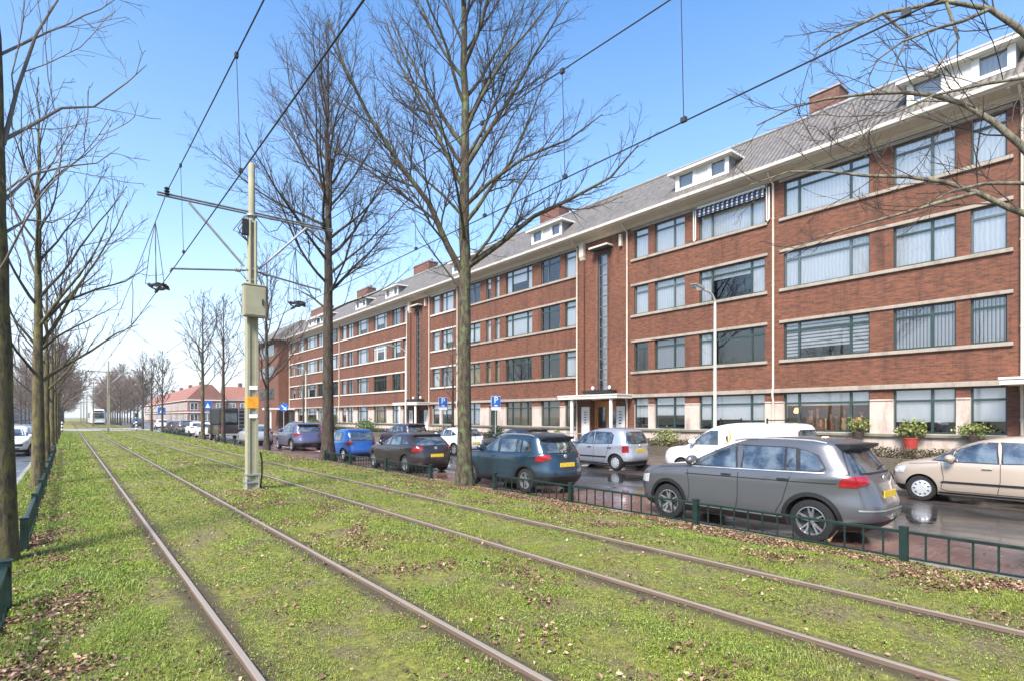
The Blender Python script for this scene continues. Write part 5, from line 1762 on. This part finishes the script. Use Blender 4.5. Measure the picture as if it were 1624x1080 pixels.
# ------------------------------------------------------------------ street lamps and signs
def street_lamp(x, y, h, label, arm=1.15):
    root = thing('street_lamp', label, 'street lamp', (x, y, -.2), 0, 'street lamps on the pavement')
    b = MB()
    b.lathe([(.10, 0), (.10, 1.0), (.085, 1.08), (.065, 1.15), (.05, h - .5), (.045, h - .3)], (0, 0, 0), 'z', 14)
    pts = [(0, 0, h - .32)] + [(-arm * .5 * (1 - math.cos(R(a))) , 0, h - .32 + .36 * math.sin(R(a))) for a in (20, 45, 70, 90)] + [(-arm * .8, 0, h + .06)]
    b.tube(pts, .036, 8)
    b.build('pole', M['pole_pale'], root, 50)
    d = MB()
    x0 = -arm * .72
    d.prism([(x0, h + .0), (x0 - .10, h + .02), (x0 - .62, h + .10), (x0 - .66, h + .15), (x0 - .5, h + .19), (x0 - .1, h + .15), (x0, h + .10)], 1, -.11, .11)
    d.build('lamp_head', M['galv'], root, None, .03)
    MB().prism([(x0 - .14, h + .018), (x0 - .58, h + .088), (x0 - .58, h + .070), (x0 - .14, h + .0)], 1, -.08, .08).build('lamp_glass', M['lamp'], root)
street_lamp(18.35, 10.9, 6.35, 'cream street lamp in front of the block beside the white van')
street_lamp(18.35, 34.5, 6.6, 'white street lamp in front of the block near the second porch')
street_lamp(18.35, 55.2, 6.6, 'white street lamp at the far end of the block')

def text_mesh(body, size, mat, parent, loc, rot, name='lettering', depth=.004):
    cu = bpy.data.curves.new(name, 'FONT')
    cu.body = body; cu.size = size; cu.align_x = 'CENTER'; cu.align_y = 'CENTER'; cu.extrude = depth
    t = bpy.data.objects.new(name, cu)
    COL.objects.link(t)
    dg = bpy.context.evaluated_depsgraph_get()
    me = bpy.data.meshes.new_from_object(t.evaluated_get(dg))
    bpy.data.objects.remove(t)
    me.materials.clear(); me.materials.append(mat)
    o = bpy.data.objects.new(name, me); COL.objects.link(o)
    o.parent = parent; o.location = loc; o.rotation_euler = rot
    return o

def parking_sign(x, y, z, label, sub=True):
    """blue parking sign facing the oncoming traffic (-Y)"""
    root = thing('parking_sign', label, 'road sign', (x, y, -.2), R(-8), 'blue parking signs')
    MB().tube([(0, .03, 0), (0, .03, z + .5)], .030, 10).build('pole', M['galv'], root, 50)
    MB().box(-.30, .30, -.01, .0, z - .12, z + .48).build('border', M['sign_white'], root, None, .004)
    MB().box(-.285, .285, -.016, -.0105, z - .105, z + .465).build('panel', M['sign_blue'], root)
    text_mesh('P', .50, M['sign_white'], root, (.0, -.020, z + .24), (R(90), 0, 0))
    if sub:
        MB().box(-.10, .10, -.021, -.0165, z - .075, z - .015).build('symbol', M['sign_white'], root)
        MB().box(-.28, .28, -.014, -.0, z - .30, z - .14).build('sub_plate', M['sign_white'], root)
parking_sign(18.2, 23.9, 2.55, 'blue parking sign just right of the thick tree trunk')
parking_sign(18.2, 29.35, 2.62, 'blue parking sign left of the thick tree trunk')
rs = thing('round_sign', 'round blue road sign near the far end of the brick block', 'road sign', (11.62, 39.5, -.2), R(-15))
MB().tube([(0, .03, 0), (0, .03, 2.9)], .032, 10).build('pole', M['galv'], rs, 50)
MB().lathe([(.001, -.014), (.30, -.014), (.30, 0), (.001, 0)], (0, 0, 2.55), 'y', 28).build('panel', M['sign_blue'], rs, 30)
MB().prism([(-.16, 2.66), (.03, 2.47), (-.06, 2.40), (.18, 2.36), (.14, 2.58), (.07, 2.51), (-.12, 2.70)], 1, -.024, -.0165).build('arrow', M['sign_white'], rs)
# other blue signs by the crossing
for x, y, z, lab in ((9.9, 88, 2.2, 'blue road sign beside the thin trees at the crossing'), (12.3, 70.0, 2.7, 'small blue sign above the white parked cars')):
    s = thing('road_sign', lab, 'road sign', (x, y, -.25))
    MB().tube([(0, .03, 0), (0, .03, z + .8)], .035, 8).build('pole', M['galv'], s, 50)
    MB().box(-.45, .45, -.02, .0, z, z + 1.0).build('panel', M['sign_blue'], s, None, .01)
    MB().prism([(-.25, z + .25), (0, z + .8), (.25, z + .25)], 1, -.028, -.0205).build('symbol', M['sign_white'], s)

# black and white guard posts at the crossing
for x, y, lab in ((-.55, 84.0, 'black and white marker post left of the tracks'), (6.75, 84.2, 'black and white marker post right of the tracks')):
    s = thing('marker_post', lab, 'post', (x, y, -.1))
    b = MB()
    for i in range(7):
        b.lathe([(.09, i * .2), (.09, (i + 1) * .2 - .002)], (0, 0, 0), 'z', 12, i % 2)
    b.lathe([(.09, 1.398), (.001, 1.42)], (0, 0, 0), 'z', 12, 0)
    b.build('striped_shaft', [M['black'], M['sign_white']], s, 40)
    MB().box(-.15, .15, -.15, .15, -.1, .08).build('foot', M['black'], s)
    MB().box(-.16, .16, -.06, .06, 1.75, 2.25).build('signal_head', M['black'], s, None, .02)
    MB().tube([(0, 0, 1.4), (0, 0, 1.8)], .04, 8).build('signal_pole', M['black'], s, 50)

# ------------------------------------------------------------------ the tram
tr = thing('tram', 'white tram coming towards the crossing under the overhead line', 'tram', (5.17, 150, .02))
b = MB()
sec = [(-1.28, .30), (-1.32, .8), (-1.32, 2.2), (-1.22, 3.0), (-1.0, 3.3), (1.0, 3.3), (1.22, 3.0), (1.32, 2.2), (1.32, .8), (1.28, .30)]
st = [(0.0, .80, .25), (.12, .88, .1), (.5, .96, .0), (1.2, 1.0, 0), (24, 1.0, 0)]
vs, fs = [], []
for y, k, _ in st: vs += [(x * k, y + max(0, (z - 1.2)) * .16 * (1 if y < 1.3 else 0), .3 + (z - .3) * (1 - (1 - k) * .5)) for x, z in sec]
n = len(sec)
for i in range(len(st) - 1):
    for k in range(n): fs.append((i * n + k, i * n + (k + 1) % n, (i + 1) * n + (k + 1) % n, (i + 1) * n + k))
fs.append(tuple(range(n))[::-1]); fs.append(tuple((len(st) - 1) * n + k for k in range(n)))
b.add(vs, fs)
b.build('body', M['white'], tr, 35)
MB().prism([(-.95, 1.35), (.95, 1.35), (.88, 2.55), (-.88, 2.55)], 1, -.03, .30).build('windscreen', M['carglass_dark'], tr)
MB().box(-.8, .8, .12, .36, 2.72, 3.02).build('destination_board', M['black'], tr)
for s in (-1, 1):
    MB().lathe([(.001, -.05), (.13, -.05), (.13, .05)], (s * .72, .02, .95), 'y', 12).build('headlight', M['lamp'], tr, 40)
    for k in range(7): MB().box(s * 1.325 - .01, s * 1.325 + .01, 2.2 + k * 3, 4.6 + k * 3, 1.35, 2.6).build('window', M['carglass_dark'], tr)
MB().box(-1.05, 1.05, -.06, 22, .12, .42).build('skirt', M['black'], tr)

# ------------------------------------------------------------------ hedges, bushes and pots by the block
def leaf_cloud(n, rx, ry, rz, size, seed, flat=.6):
    r = np.random.default_rng(seed)
    u = r.normal(size=(n, 3)); u /= np.linalg.norm(u, axis=1, keepdims=True)
    rad = r.random(n)[:, None] ** .45
    c = u * rad * np.array([rx, ry, rz]) * (1 + .22 * np.sin(5 * u[:, :1] + 3 * u[:, 1:2] + 4 * u[:, 2:3]))
    a = r.normal(size=(n, 3)); a /= np.linalg.norm(a, axis=1, keepdims=True)
    b = np.cross(a, r.normal(size=(n, 3))); b /= np.linalg.norm(b, axis=1, keepdims=True)
    s = size * r.uniform(.6, 1.3, n)[:, None]
    V = np.stack([c - a * s, c + b * s * flat, c + a * s, c - b * s * flat], 1).reshape(-1, 3)
    F = np.arange(4 * n).reshape(-1, 4)
    return V, F
def leaf_mat(name, a, b, c):
    N = NT(name)
    g = N.n('ShaderNodeNewGeometry').outputs['Random Per Island']
    N.bsdf(N.ramp(g, [(0, a), (.5, b), (1, c)]), .6, 0)
    return N.m
M['leaf'] = leaf_mat('shrub_leaf', (.020, .040, .012), (.055, .10, .022), (.12, .17, .04))
M['leaf_dark'] = leaf_mat('dark_leaf', (.012, .022, .010), (.03, .05, .018), (.055, .075, .03))
M['leaf_yellow'] = leaf_mat('yellow_green_leaf', (.07, .10, .02), (.15, .19, .04), (.28, .27, .09))
M['leaf_brown'] = leaf_mat('brown_hedge_leaf', (.045, .032, .018), (.075, .055, .028), (.085, .085, .035))
M['pot_red'] = plain('red_pot', (.33, .035, .028), .5, 0, .15, 5)
M['pot_black'] = plain('dark_pot', (.05, .035, .03), .6, 0, .2, 5)
M['flower'] = plain('orange_flower', (.55, .12, .05), .6, 0, .3, 9)

def shrub(name, label, cat, loc, rx, ry, rz, n, mat, seed, size=.06, pot=None, stems=True, group=None, ph=.34, pw=.2):
    root = thing(name, label, cat, loc, 0, group)
    h = ph if pot else 0
    V, F = leaf_cloud(n, rx, ry, rz, size, seed)
    V[:, 2] += rz * .95 + h
    np_mesh('foliage', V, F, mat, root)
    st = []
    rg = random.Random(seed)
    for i in range(9):
        q, r_ = grow(rg, (rg.uniform(-.05, .05), rg.uniform(-.05, .05), h * .9), (rg.gauss(0, .5) * rx, rg.gauss(0, .5) * ry, 1), rz * 1.7, .012, .004, 5, .02, .15)
        st.append((q, r_, 4))
    tubes(st, 'stems', M['twig_brown'], root)
    if pot:
        MB().lathe([(pw * .74, 0), (pw, h * .9), (pw * 1.06, h * .9), (pw * 1.06, h), (pw * .92, h), (pw * .9, h * .86), (.001, h * .86)], (0, 0, 0), 'z', 20).build('pot', pot, root, 40)
    return root
M['mossy_wall'] = stone_material('mossy_wall', (.085, .068, .048), (.05, .052, .025), .7)
SH = 'shrubs in front of the block'
GY = [(-4, 19.3), (23.6, 40.6), (44.9, 76)]
for k, (a, c) in enumerate(GY):
    wl = MB()
    wl.box(22.45, 22.62, a, c, -.21, .24)
    o = wl.build('garden_wall', M['mossy_wall'], None, None, .012)
    tag(o, ['low stone garden wall behind the white van', 'low stone garden wall left of the wooden porch door', 'low stone garden wall at the far part of the block'][k], 'garden wall', 'low garden walls')
    V, F = [], []
    n = int((c - a) * 1500)
    r = np.random.default_rng(40 + k)
    cc = np.stack([22.9 + r.normal(0, .16, n), r.uniform(a, c, n), .05 + np.abs(r.random(n)) * (.50 + .08 * np.sin(r.uniform(0, 6, n)))], 1)
    A = r.normal(size=(n, 3)); A /= np.linalg.norm(A, axis=1, keepdims=True)
    B = np.cross(A, r.normal(size=(n, 3))); B /= np.linalg.norm(B, axis=1, keepdims=True)
    s = .035 * r.uniform(.6, 1.4, n)[:, None]
    V = np.stack([cc - A * s, cc + B * s * .6, cc + A * s, cc - B * s * .6], 1).reshape(-1, 3)
    o = np_mesh('low_hedge', V, np.arange(4 * n).reshape(-1, 4), M['leaf_brown'] if k == 0 else M['leaf_dark'])
    tag(o, ['low brownish hedge under the ground floor windows behind the white van', 'low dark hedge left of the wooden porch door', 'low dark hedge at the far part of the block'][k], 'hedge', 'low hedges before the block')
    so = MB().box(22.62, FX - .06, a, c, -.3, .10).build('garden_bed', M['soil'])
    so['kind'] = 'structure'
shrub('potted_plant', 'potted plant with orange flowers under the lamp-lit window', 'plant', (FX - .32, 8.05, .86), .36, .42, .30, 420, M['leaf_yellow'], 1, .05, M['pot_black'], ph=.26, group=SH)
shrub('potted_plant', 'leafy green plant in a red pot on the plinth ledge', 'plant', (FX - .34, 6.35, .52), .34, .48, .34, 520, M['leaf_yellow'], 2, .06, M['pot_red'], ph=.42, pw=.24, group=SH)
shrub('potted_plant', 'pale yellow plant in a dark pot right of the red pot', 'plant', (FX - .32, 4.6, .86), .28, .5, .22, 380, M['leaf_yellow'], 3, .05, M['pot_black'], ph=.2, group=SH)
shrub('shrub', 'yellow green shrub right of the silver people carrier', 'shrub', (22.9, 16.2, .1), .45, .75, .55, 900, M['leaf_yellow'], 4, .055, group=SH)
shrub('shrub', 'brown twiggy shrub between the porch and the white van', 'shrub', (22.85, 14.1, .1), .45, .75, .42, 650, M['leaf_brown'], 5, .05, group=SH)
shrub('shrub', 'brown twiggy shrub right beside the porch', 'shrub', (22.85, 18.2, .1), .4, .6, .38, 500, M['leaf_brown'], 6, .05, group=SH)
shrub('shrub', 'round clipped dark green bush beside the small green door', 'shrub', (22.6, 29.6, -.1), .55, .6, .62, 1500, M['leaf_dark'], 7, .06, group=SH)
shrub('shrub', 'light green shrub left of the porch post', 'shrub', (22.9, 23.9, .1), .4, .5, .42, 600, M['leaf_yellow'], 8, .06, group=SH)
shrub('shrub', 'brownish bush under the windows left of the parking sign', 'shrub', (22.8, 36.0, .1), .5, 1.8, .45, 1300, M['leaf_brown'], 9, .06, group=SH)
shrub('shrub', 'green bush in front of the far ground floor windows', 'shrub', (22.6, 50.5, .0), .7, 2.0, .75, 1500, M['leaf'], 10, .08, group=SH)
shrub('shrub', 'tall dark evergreen bush at the far ground floor', 'shrub', (22.4, 59.5, .0), .8, 1.3, 1.15, 1700, M['leaf'], 11, .09, group=SH)
shrub('shrub', 'green bush farthest along the block', 'shrub', (22.4, 64.5, .0), .7, 1.3, .8, 1200, M['leaf'], 12, .09, group=SH)
hr = thing('hand_rail', 'grey steel handrail in front of the porch', 'railing', (21.6, 19.0, -.2))
MB().tube([(0, .0, 0), (0, 0, .98), (0, 5.2, .98), (0, 5.2, 0)], .025, 8).build('rail', M['galv'], hr, 50)
for y in (1.7, 3.5): MB().tube([(0, y, 0), (0, y, .96)], .02, 8).build('post', M['galv'], hr, 50)

# ------------------------------------------------------------------ houses beyond the crossing
M['roof_red'] = plain('red_roof_tiles', (.21, .085, .06), .8, 0, .2, .6)
M['roof_dark'] = plain('dark_roof_tiles', (.16, .08, .06), .8, 0, .2, .6)
WPROTO = {}
def row_house(label, x0, x1, y0, y1, zw, zr, wall, roof, axis='y', fronts=(), group='terraced houses beyond the crossing', setb=2.2):
    """box house with a steep roof; fronts: list of ('x-','x+','y-') faces that carry windows"""
    root = thing('terraced_house', label, 'house', ((x0 + x1) / 2, (y0 + y1) / 2, -.25))
    root['group'] = group
    cx, cy = (x1 - x0) / 2, (y1 - y0) / 2
    MB().box(-cx, cx, -cy, cy, 0, zw).build('wall', wall, root)
    r = MB()
    o = .35
    if axis == 'y':
        r.prism([(-cx - o, zw), (-cx + setb, zr), (cx - setb, zr), (cx + o, zw)], 1, -cy, cy)
    else:
        r.prism([(-cy - o, zw), (-cy + setb, zr), (cy - setb, zr), (cy + o, zw)], 0, -cx, cx)
    rf = r.build('roof', roof, root)
    MB().box(-.4, .4, -.8, .8, zr - .5, zr + 1.1).build('chimney', M['brick_dark'], rf)
    bd = MB()
    for f in fronts:
        L = (2 * cy) if f[0] == 'x' else (2 * cx)
        n = max(2, int(L / 2.6))
        for s_ in range(2):
            z0 = .9 + s_ * 2.9
            for i in range(n):
                c = -L / 2 + L * (i + .5) / n
                h = 1.7 if s_ else 1.75
                if 'me' not in WPROTO:
                    B = MB()
                    for q in ((-.9, -.8, -.1, 1.8), (.8, .9, -.1, 1.8), (-.8, .8, -.1, 0), (-.8, .8, 1.7, 1.8), (-.05, .05, 0, 1.7)): B.box(q[0], q[1], -.06, .02, q[2], q[3])
                    fo = B.build('window', M['white'], root); go = MB().box(-.8, .8, -.02, .01, 0, 1.7).build('pane', M['carglass'], fo)
                    WPROTO['me'], WPROTO['pane'] = fo.data, go.data
                else:
                    fo = bpy.data.objects.new('window', WPROTO['me']); COL.objects.link(fo); fo.parent = root
                    go = bpy.data.objects.new('pane', WPROTO['pane']); COL.objects.link(go); go.parent = fo
                if f[0] == 'x':
                    fo.location = ((-cx if f[1] == '-' else cx), c, z0); fo.rotation_euler = (0, 0, R(-90) if f[1] == '-' else R(90))
                else: fo.location = (c, -cy, z0)
        for z in (2.95, zw - .25):
            if f[0] == 'x':
                X = -cx if f[1] == '-' else cx; sg = -1 if f[1] == '-' else 1
                a = sorted((X, X + sg * .3)); bd.box(a[0], a[1], -cy, cy, z, z + .22)
            else: bd.box(-cx, cx, -cy - .3, -cy, z, z + .22)
    bd.build('white_band', M['white'], root)
    return root
for i in range(6):
    y0 = 163 + i * 17
    row_house(['red roofed corner house beyond the crossing', 'red roofed terraced house second from the corner', 'red roofed terraced house third from the corner', 'red roofed terraced house fourth from the corner', 'red roofed terraced house fifth from the corner', 'red roofed terraced house farthest down the street'][i],
              24, 33, y0, y0 + 16.9, 6.4, 10.4 - .15 * i, M['brick_red'], M['roof_red'], 'y', ('x-',) if i else ('x-', 'y-'), setb=3.4)
for i in range(3):
    x0 = 33.2 + i * 9.2
    row_house(['terraced house facing the cross street beside the corner house', 'terraced house facing the cross street, middle one', 'terraced house facing the cross street behind the pole'][i], x0, x0 + 9, 164, 173, 6.6, 10.2, M['brick_red'], M['roof_red'], 'x', ('y-',), setb=3.4)
row_house('dark brick house with a dormer just past the end of the long block', 27, 37, 97, 108, 7.2, 10.6, M['brick_dark'], M['roof_dark'], 'x', ('y-', 'x-'), setb=3.0)
LH = 'terraced houses on the left'
for i in range(9):
    y0 = 200 + i * 34
    row_house('terraced brick house number seen from the track behind the left road' if False else ['nearest terraced house behind the left trees', 'second terraced house behind the left trees', 'third terraced house behind the left trees', 'fourth terraced house behind the left trees', 'fifth terraced house behind the left road', 'sixth terraced house behind the left road', 'seventh terraced house behind the left road', 'eighth terraced house behind the left road', 'farthest terraced house behind the left road'][i],
              -24, -13.0, y0, y0 + 33.9, 6.4, 10.0, M['brick_red'], M['roof_dark'], 'y', ('x+',), LH, setb=3.2)
# ------------------------------------------------------------------ grass, clover and fallen leaves
GR = np.random.default_rng(77)
def grass_mat(name, stops, patchcol):
    N = NT(name)
    g = N.n('ShaderNodeNewGeometry').outputs['Random Per Island']
    p = N.pos()
    big = N.noise(p, .75, 5, .65)
    c = N.ramp(g, stops)
    c = N.mix(N.ramp(big, [(.40, 0.0), (.66, .65)]), c, patchcol)
    dry = N.noise(p, 2.3, 5, .7)
    c = N.mix(N.ramp(dry, [(.52, 0.0), (.66, .75)]), c, (.20, .145, .06))
    lush = N.ramp(N.sep(p)[0], [(.2, .55), (1.0, 0.0)])
    c = N.mix(lush, c, N.mix(.5, c, (.09, .20, .012)))
    b = N.bsdf(c, .65, 0)
    b.inputs['Subsurface Weight'].default_value = 0
    # thin leaves let some light through
    tl = N.n('ShaderNodeBsdfTranslucent'); N.link(c, tl.inputs[0])
    mx = N.n('ShaderNodeMixShader', i_0=.3)
    N.link(b.outputs[0], mx.inputs[1]); N.link(tl.outputs[0], mx.inputs[2]); N.link(mx.outputs[0], N.out.inputs[0])
    return N.m
M['grass'] = grass_mat('grass_blades', [(0, (.055, .085, .008)), (.3, (.11, .19, .013)), (.60, (.195, .285, .025)), (.85, (.32, .40, .075)), (.95, (.45, .40, .18)), (1, (.42, .30, .14))], (.235, .28, .03))
M['clover'] = grass_mat('clover', [(0, (.07, .12, .010)), (.6, (.19, .275, .025)), (1, (.35, .45, .12))], (.235, .295, .035))
def leafmat():
    N = NT('fallen_leaf')
    g = N.n('ShaderNodeNewGeometry').outputs['Random Per Island']
    c = N.ramp(g, [(0, (.045, .022, .015)), (.35, (.115, .052, .034)), (.62, (.19, .098, .06)), (.85, (.29, .18, .115)), (.96, (.38, .27, .18)), (1, (.30, .25, .08))])
    N.bsdf(c, .55, 0)
    return N.m
M['fallen'] = leafmat()

def field_noise(x, y):
    return (np.sin(x * 2.3 + 1.7 * np.sin(y * .8)) * np.sin(y * 1.7 + 1.3 * np.sin(x * 1.1)) + .6 * np.sin(x * 5.1 + y * 3.3 + 2 * np.sin(y * 2.2)) * np.sin(y * 4.7 - x * 2.9)) / 1.6

def scatter(n_per, lims, keep):
    out = []
    for (x0, x1, y0, y1), d in lims:
        n = int((x1 - x0) * (y1 - y0) * d * n_per)
        out.append(np.stack([GR.uniform(x0, x1, n), GR.uniform(y0, y1, n)], 1))
    P = np.concatenate(out)
    return P[keep(P[:, 0], P[:, 1])]

def rail_dist(x):
    return np.min(np.abs(x[:, None] - np.array(RAILS)[None, :]), axis=1)
def in_view(x, y, m=.6):
    s_, c_ = math.sin(R(YAW)), math.cos(R(YAW))
    z = x * s_ + y * c_; r = x * c_ - y * s_
    return (z > 2.6) & (np.abs(r) < z * (812 / 870) + m)
def leaf_density(x, y):
    n = field_noise(x * 1.3 + 3, y * 1.3)
    d = np.exp(-((x - 8.0) / (.36 + .14 * n)) ** 2) * np.clip(1.05 + .7 * n, 0, 1) * (y < 30)
    d += .35 * np.exp(-((x - 7.5) / .35) ** 2) * np.clip(1.2 * n, 0, 1)
    d += .95 * np.exp(-((x + .42) / .40) ** 2) * np.clip(.45 + .9 * n, 0, 1) * (y < 40)
    d += .6 * np.exp(-((x - 3.35) / .60) ** 2) * np.clip(1.9 * n + .12, 0, 1) * (y < 26)
    d += .55 * np.exp(-((x - 6.9) / .6) ** 2) * np.clip(1.5 * n, 0, 1) * (y < 26)
    d += .80 * np.exp(-((x + .10) / .5) ** 2) * np.clip(1.5 * n - .1, 0, 1) * (y < 9)
    d += .05 * np.clip(.4 + n, 0, 1)
    return np.clip(d, 0, 1)

def blades(P, hgt, wid, lean, name, mat):
    n = len(P)
    x, y = P[:, 0], P[:, 1]
    z = bed_z(x, y)
    a = GR.uniform(0, 2 * np.pi, n)
    l = GR.uniform(.3, 1, n) * lean
    zone = np.interp(x, [.4, .9, 2.4, 2.7, 4.2, 4.5, 5.9, 6.3], [1.15, .62, .62, .95, .95, .55, .55, 1.0])
    h = hgt * GR.uniform(.4, 1.35, n) * zone * np.clip(1 + .45 * field_noise(x * 2.6 + 5, y * 2.2), .5, 1.6)
    w = wid * GR.uniform(.6, 1.3, n)
    base = np.stack([x, y, z - .006], 1)
    ux = np.stack([np.cos(a), np.sin(a), np.zeros(n)], 1)
    vx = np.stack([-np.sin(a), np.cos(a), np.zeros(n)], 1)
    up = np.array([0, 0, 1.0])
    p0 = base - vx * w[:, None] * .5
    p1 = base + vx * w[:, None] * .5
    mid = base + up * (h * .6)[:, None] + ux * (h * l * .35)[:, None]
    tip = base + up * (h * (1 - .25 * l))[:, None] + ux * (h * l * 1.1)[:, None]
    p2 = mid + vx * w[:, None] * .38; p3 = mid - vx * w[:, None] * .38
    V = np.stack([p0, p1, p2, p3, tip], 1).reshape(-1, 3)
    i = np.arange(n) * 5
    F4 = np.stack([i, i + 1, i + 2, i + 3], 1)
    F3 = np.stack([i + 3, i + 2, i + 4], 1)
    # quads and tips as triangles of one size
    F = np.concatenate([F4[:, [0, 1, 2]], F4[:, [0, 2, 3]], F3])
    return V, F

def keepg(x, y):
    rd = rail_dist(x)
    pr = np.clip((rd - .03 - .05 * field_noise(x * 4, y * 2.1)) / .13, .06, 1)
    thin = 1 - .80 * leaf_density(x, y)
    fn = field_noise(x * .9 + 7, y * .9 + 2) + .5 * field_noise(x * 3.1, y * 2.7 + 1)
    bare = np.where(x < .6, np.clip(1.0 + .5 * fn, .45, 1), np.clip(.62 + .85 * fn, .06, 1))
    return in_view(x, y) & (GR.random(len(x)) < pr * thin * bare) & (y < 84)
XB = (-1.08, 8.58)
VV, FF, off = [], [], 0
for lims, d, h, w_ in ((((XB[0], XB[1], -2.2, 6.0),), 8500, .034, .0048), (((XB[0], XB[1], 6.0, 11.0),), 4200, .040, .0075), (((XB[0], XB[1], 11.0, 20.0),), 1700, .046, .0125),
                       (((XB[0], XB[1], 20.0, 36.0),), 420, .055, .026), (((XB[0], XB[1], 36.0, 84.0),), 110, .06, .05)):
    P = scatter(1, [(lims[0], d)], keepg)
    V, F = blades(P, h, w_, 1.15, '', None)
    VV.append(V); FF.append(F + off); off += len(V)
o = np_mesh('grass', np.concatenate(VV), np.concatenate(FF), M['grass'])
tag(o, 'short green grass growing on the tram track bed', 'grass', None, 'stuff')

def flat_leaves(P, size, tilt, zoff, curl=.25):
    n = len(P)
    x, y = P[:, 0], P[:, 1]
    z = bed_z(x, y) + zoff + GR.uniform(0, 1, n) * .018
    a = GR.uniform(0, 2 * np.pi, n)
    nz = np.stack([GR.normal(0, tilt, n), GR.normal(0, tilt, n), np.ones(n)], 1); nz /= np.linalg.norm(nz, axis=1, keepdims=True)
    u = np.stack([np.cos(a), np.sin(a), np.zeros(n)], 1)
    u -= nz * np.sum(u * nz, 1, keepdims=True); u /= np.linalg.norm(u, axis=1, keepdims=True)
    v = np.cross(nz, u)
    s = size * GR.uniform(.55, 1.35, n)[:, None]
    c = np.stack([x, y, z], 1)
    k = curl * GR.uniform(-.5, 1.2, n)[:, None]
    pts = [c - u * s, c - u * s * .15 + v * s * .55 + nz * s * k, c + u * s * .95, c - u * s * .1 - v * s * .55 + nz * s * k]
    V = np.stack(pts, 1).reshape(-1, 3)
    i = np.arange(n) * 4
    F = np.concatenate([np.stack([i, i + 1, i + 2], 1), np.stack([i, i + 2, i + 3], 1)])
    return V, F
VV, FF, off = [], [], 0
for lim, d, s in (((XB[0], XB[1], -2.2, 7.0), 4200, .0085), ((XB[0], XB[1], 7.0, 14.0), 1700, .014), ((XB[0], XB[1], 14, 26), 420, .026)):
    P = scatter(1, [(lim, d)], lambda x, y: keepg(x, y) & (GR.random(len(x)) < np.clip(.35 + .9 * field_noise(x * 1.7, y * 1.5 + 4), 0, 1)))
    V, F = flat_leaves(P, s, .5, .012)
    VV.append(V); FF.append(F + off); off += len(V)
o = np_mesh('clover', np.concatenate(VV), np.concatenate(FF), M['clover'])
tag(o, 'small clover and moss leaves among the grass', 'clover', None, 'stuff')
P = scatter(1, [((XB[0], 8.60, -2.2, 14), 1800), ((XB[0], 8.6, 14, 40), 600)], lambda x, y: in_view(x, y) & (GR.random(len(x)) < leaf_density(x, y)) & (rail_dist(x) > .06))
V, F = flat_leaves(P, .021, .55, .012, .6)
o = np_mesh('fallen_leaves', V, F, M['fallen'])
tag(o, 'brown fallen leaves drifted along the fences and between the tracks', 'leaves', None, 'stuff')
# leaves blown on to the parking bay and the road edge
n = 500
x = GR.uniform(8.8, 11.2, n); y = GR.uniform(-2, 34, n)
V, F = flat_leaves(np.stack([x, y], 1), .030, .12, 0, .2)
c = V.reshape(-1, 4, 3)
c[:, :, 2] += (ROAD_Z + .008 - bed_z(x, y))[:, None]
o = np_mesh('wet_leaves', c.reshape(-1, 3), F, M['fallen'])
tag(o, 'scattered wet leaves on the brick parking bay', 'leaves', None, 'stuff')
# ------------------------------------------------------------------ haze in the far air
hz = MB().box(-420, 420, -220, 900, -1.7, 26).build('haze', plain('haze', (1, 1, 1)))
N = hz.data.materials[0].node_tree
N.nodes.clear()
_o = N.nodes.new('ShaderNodeOutputMaterial')
_v = N.nodes.new('ShaderNodeVolumePrincipled')
_v.inputs['Color'].default_value = (1, 1, 1, 1)
_v.inputs['Density'].default_value = .0003
_v.inputs['Anisotropy'].default_value = -.1
N.links.new(_v.outputs[0], _o.inputs['Volume'])
tag(hz, 'pale winter haze in the distance', 'haze', None, 'stuff')
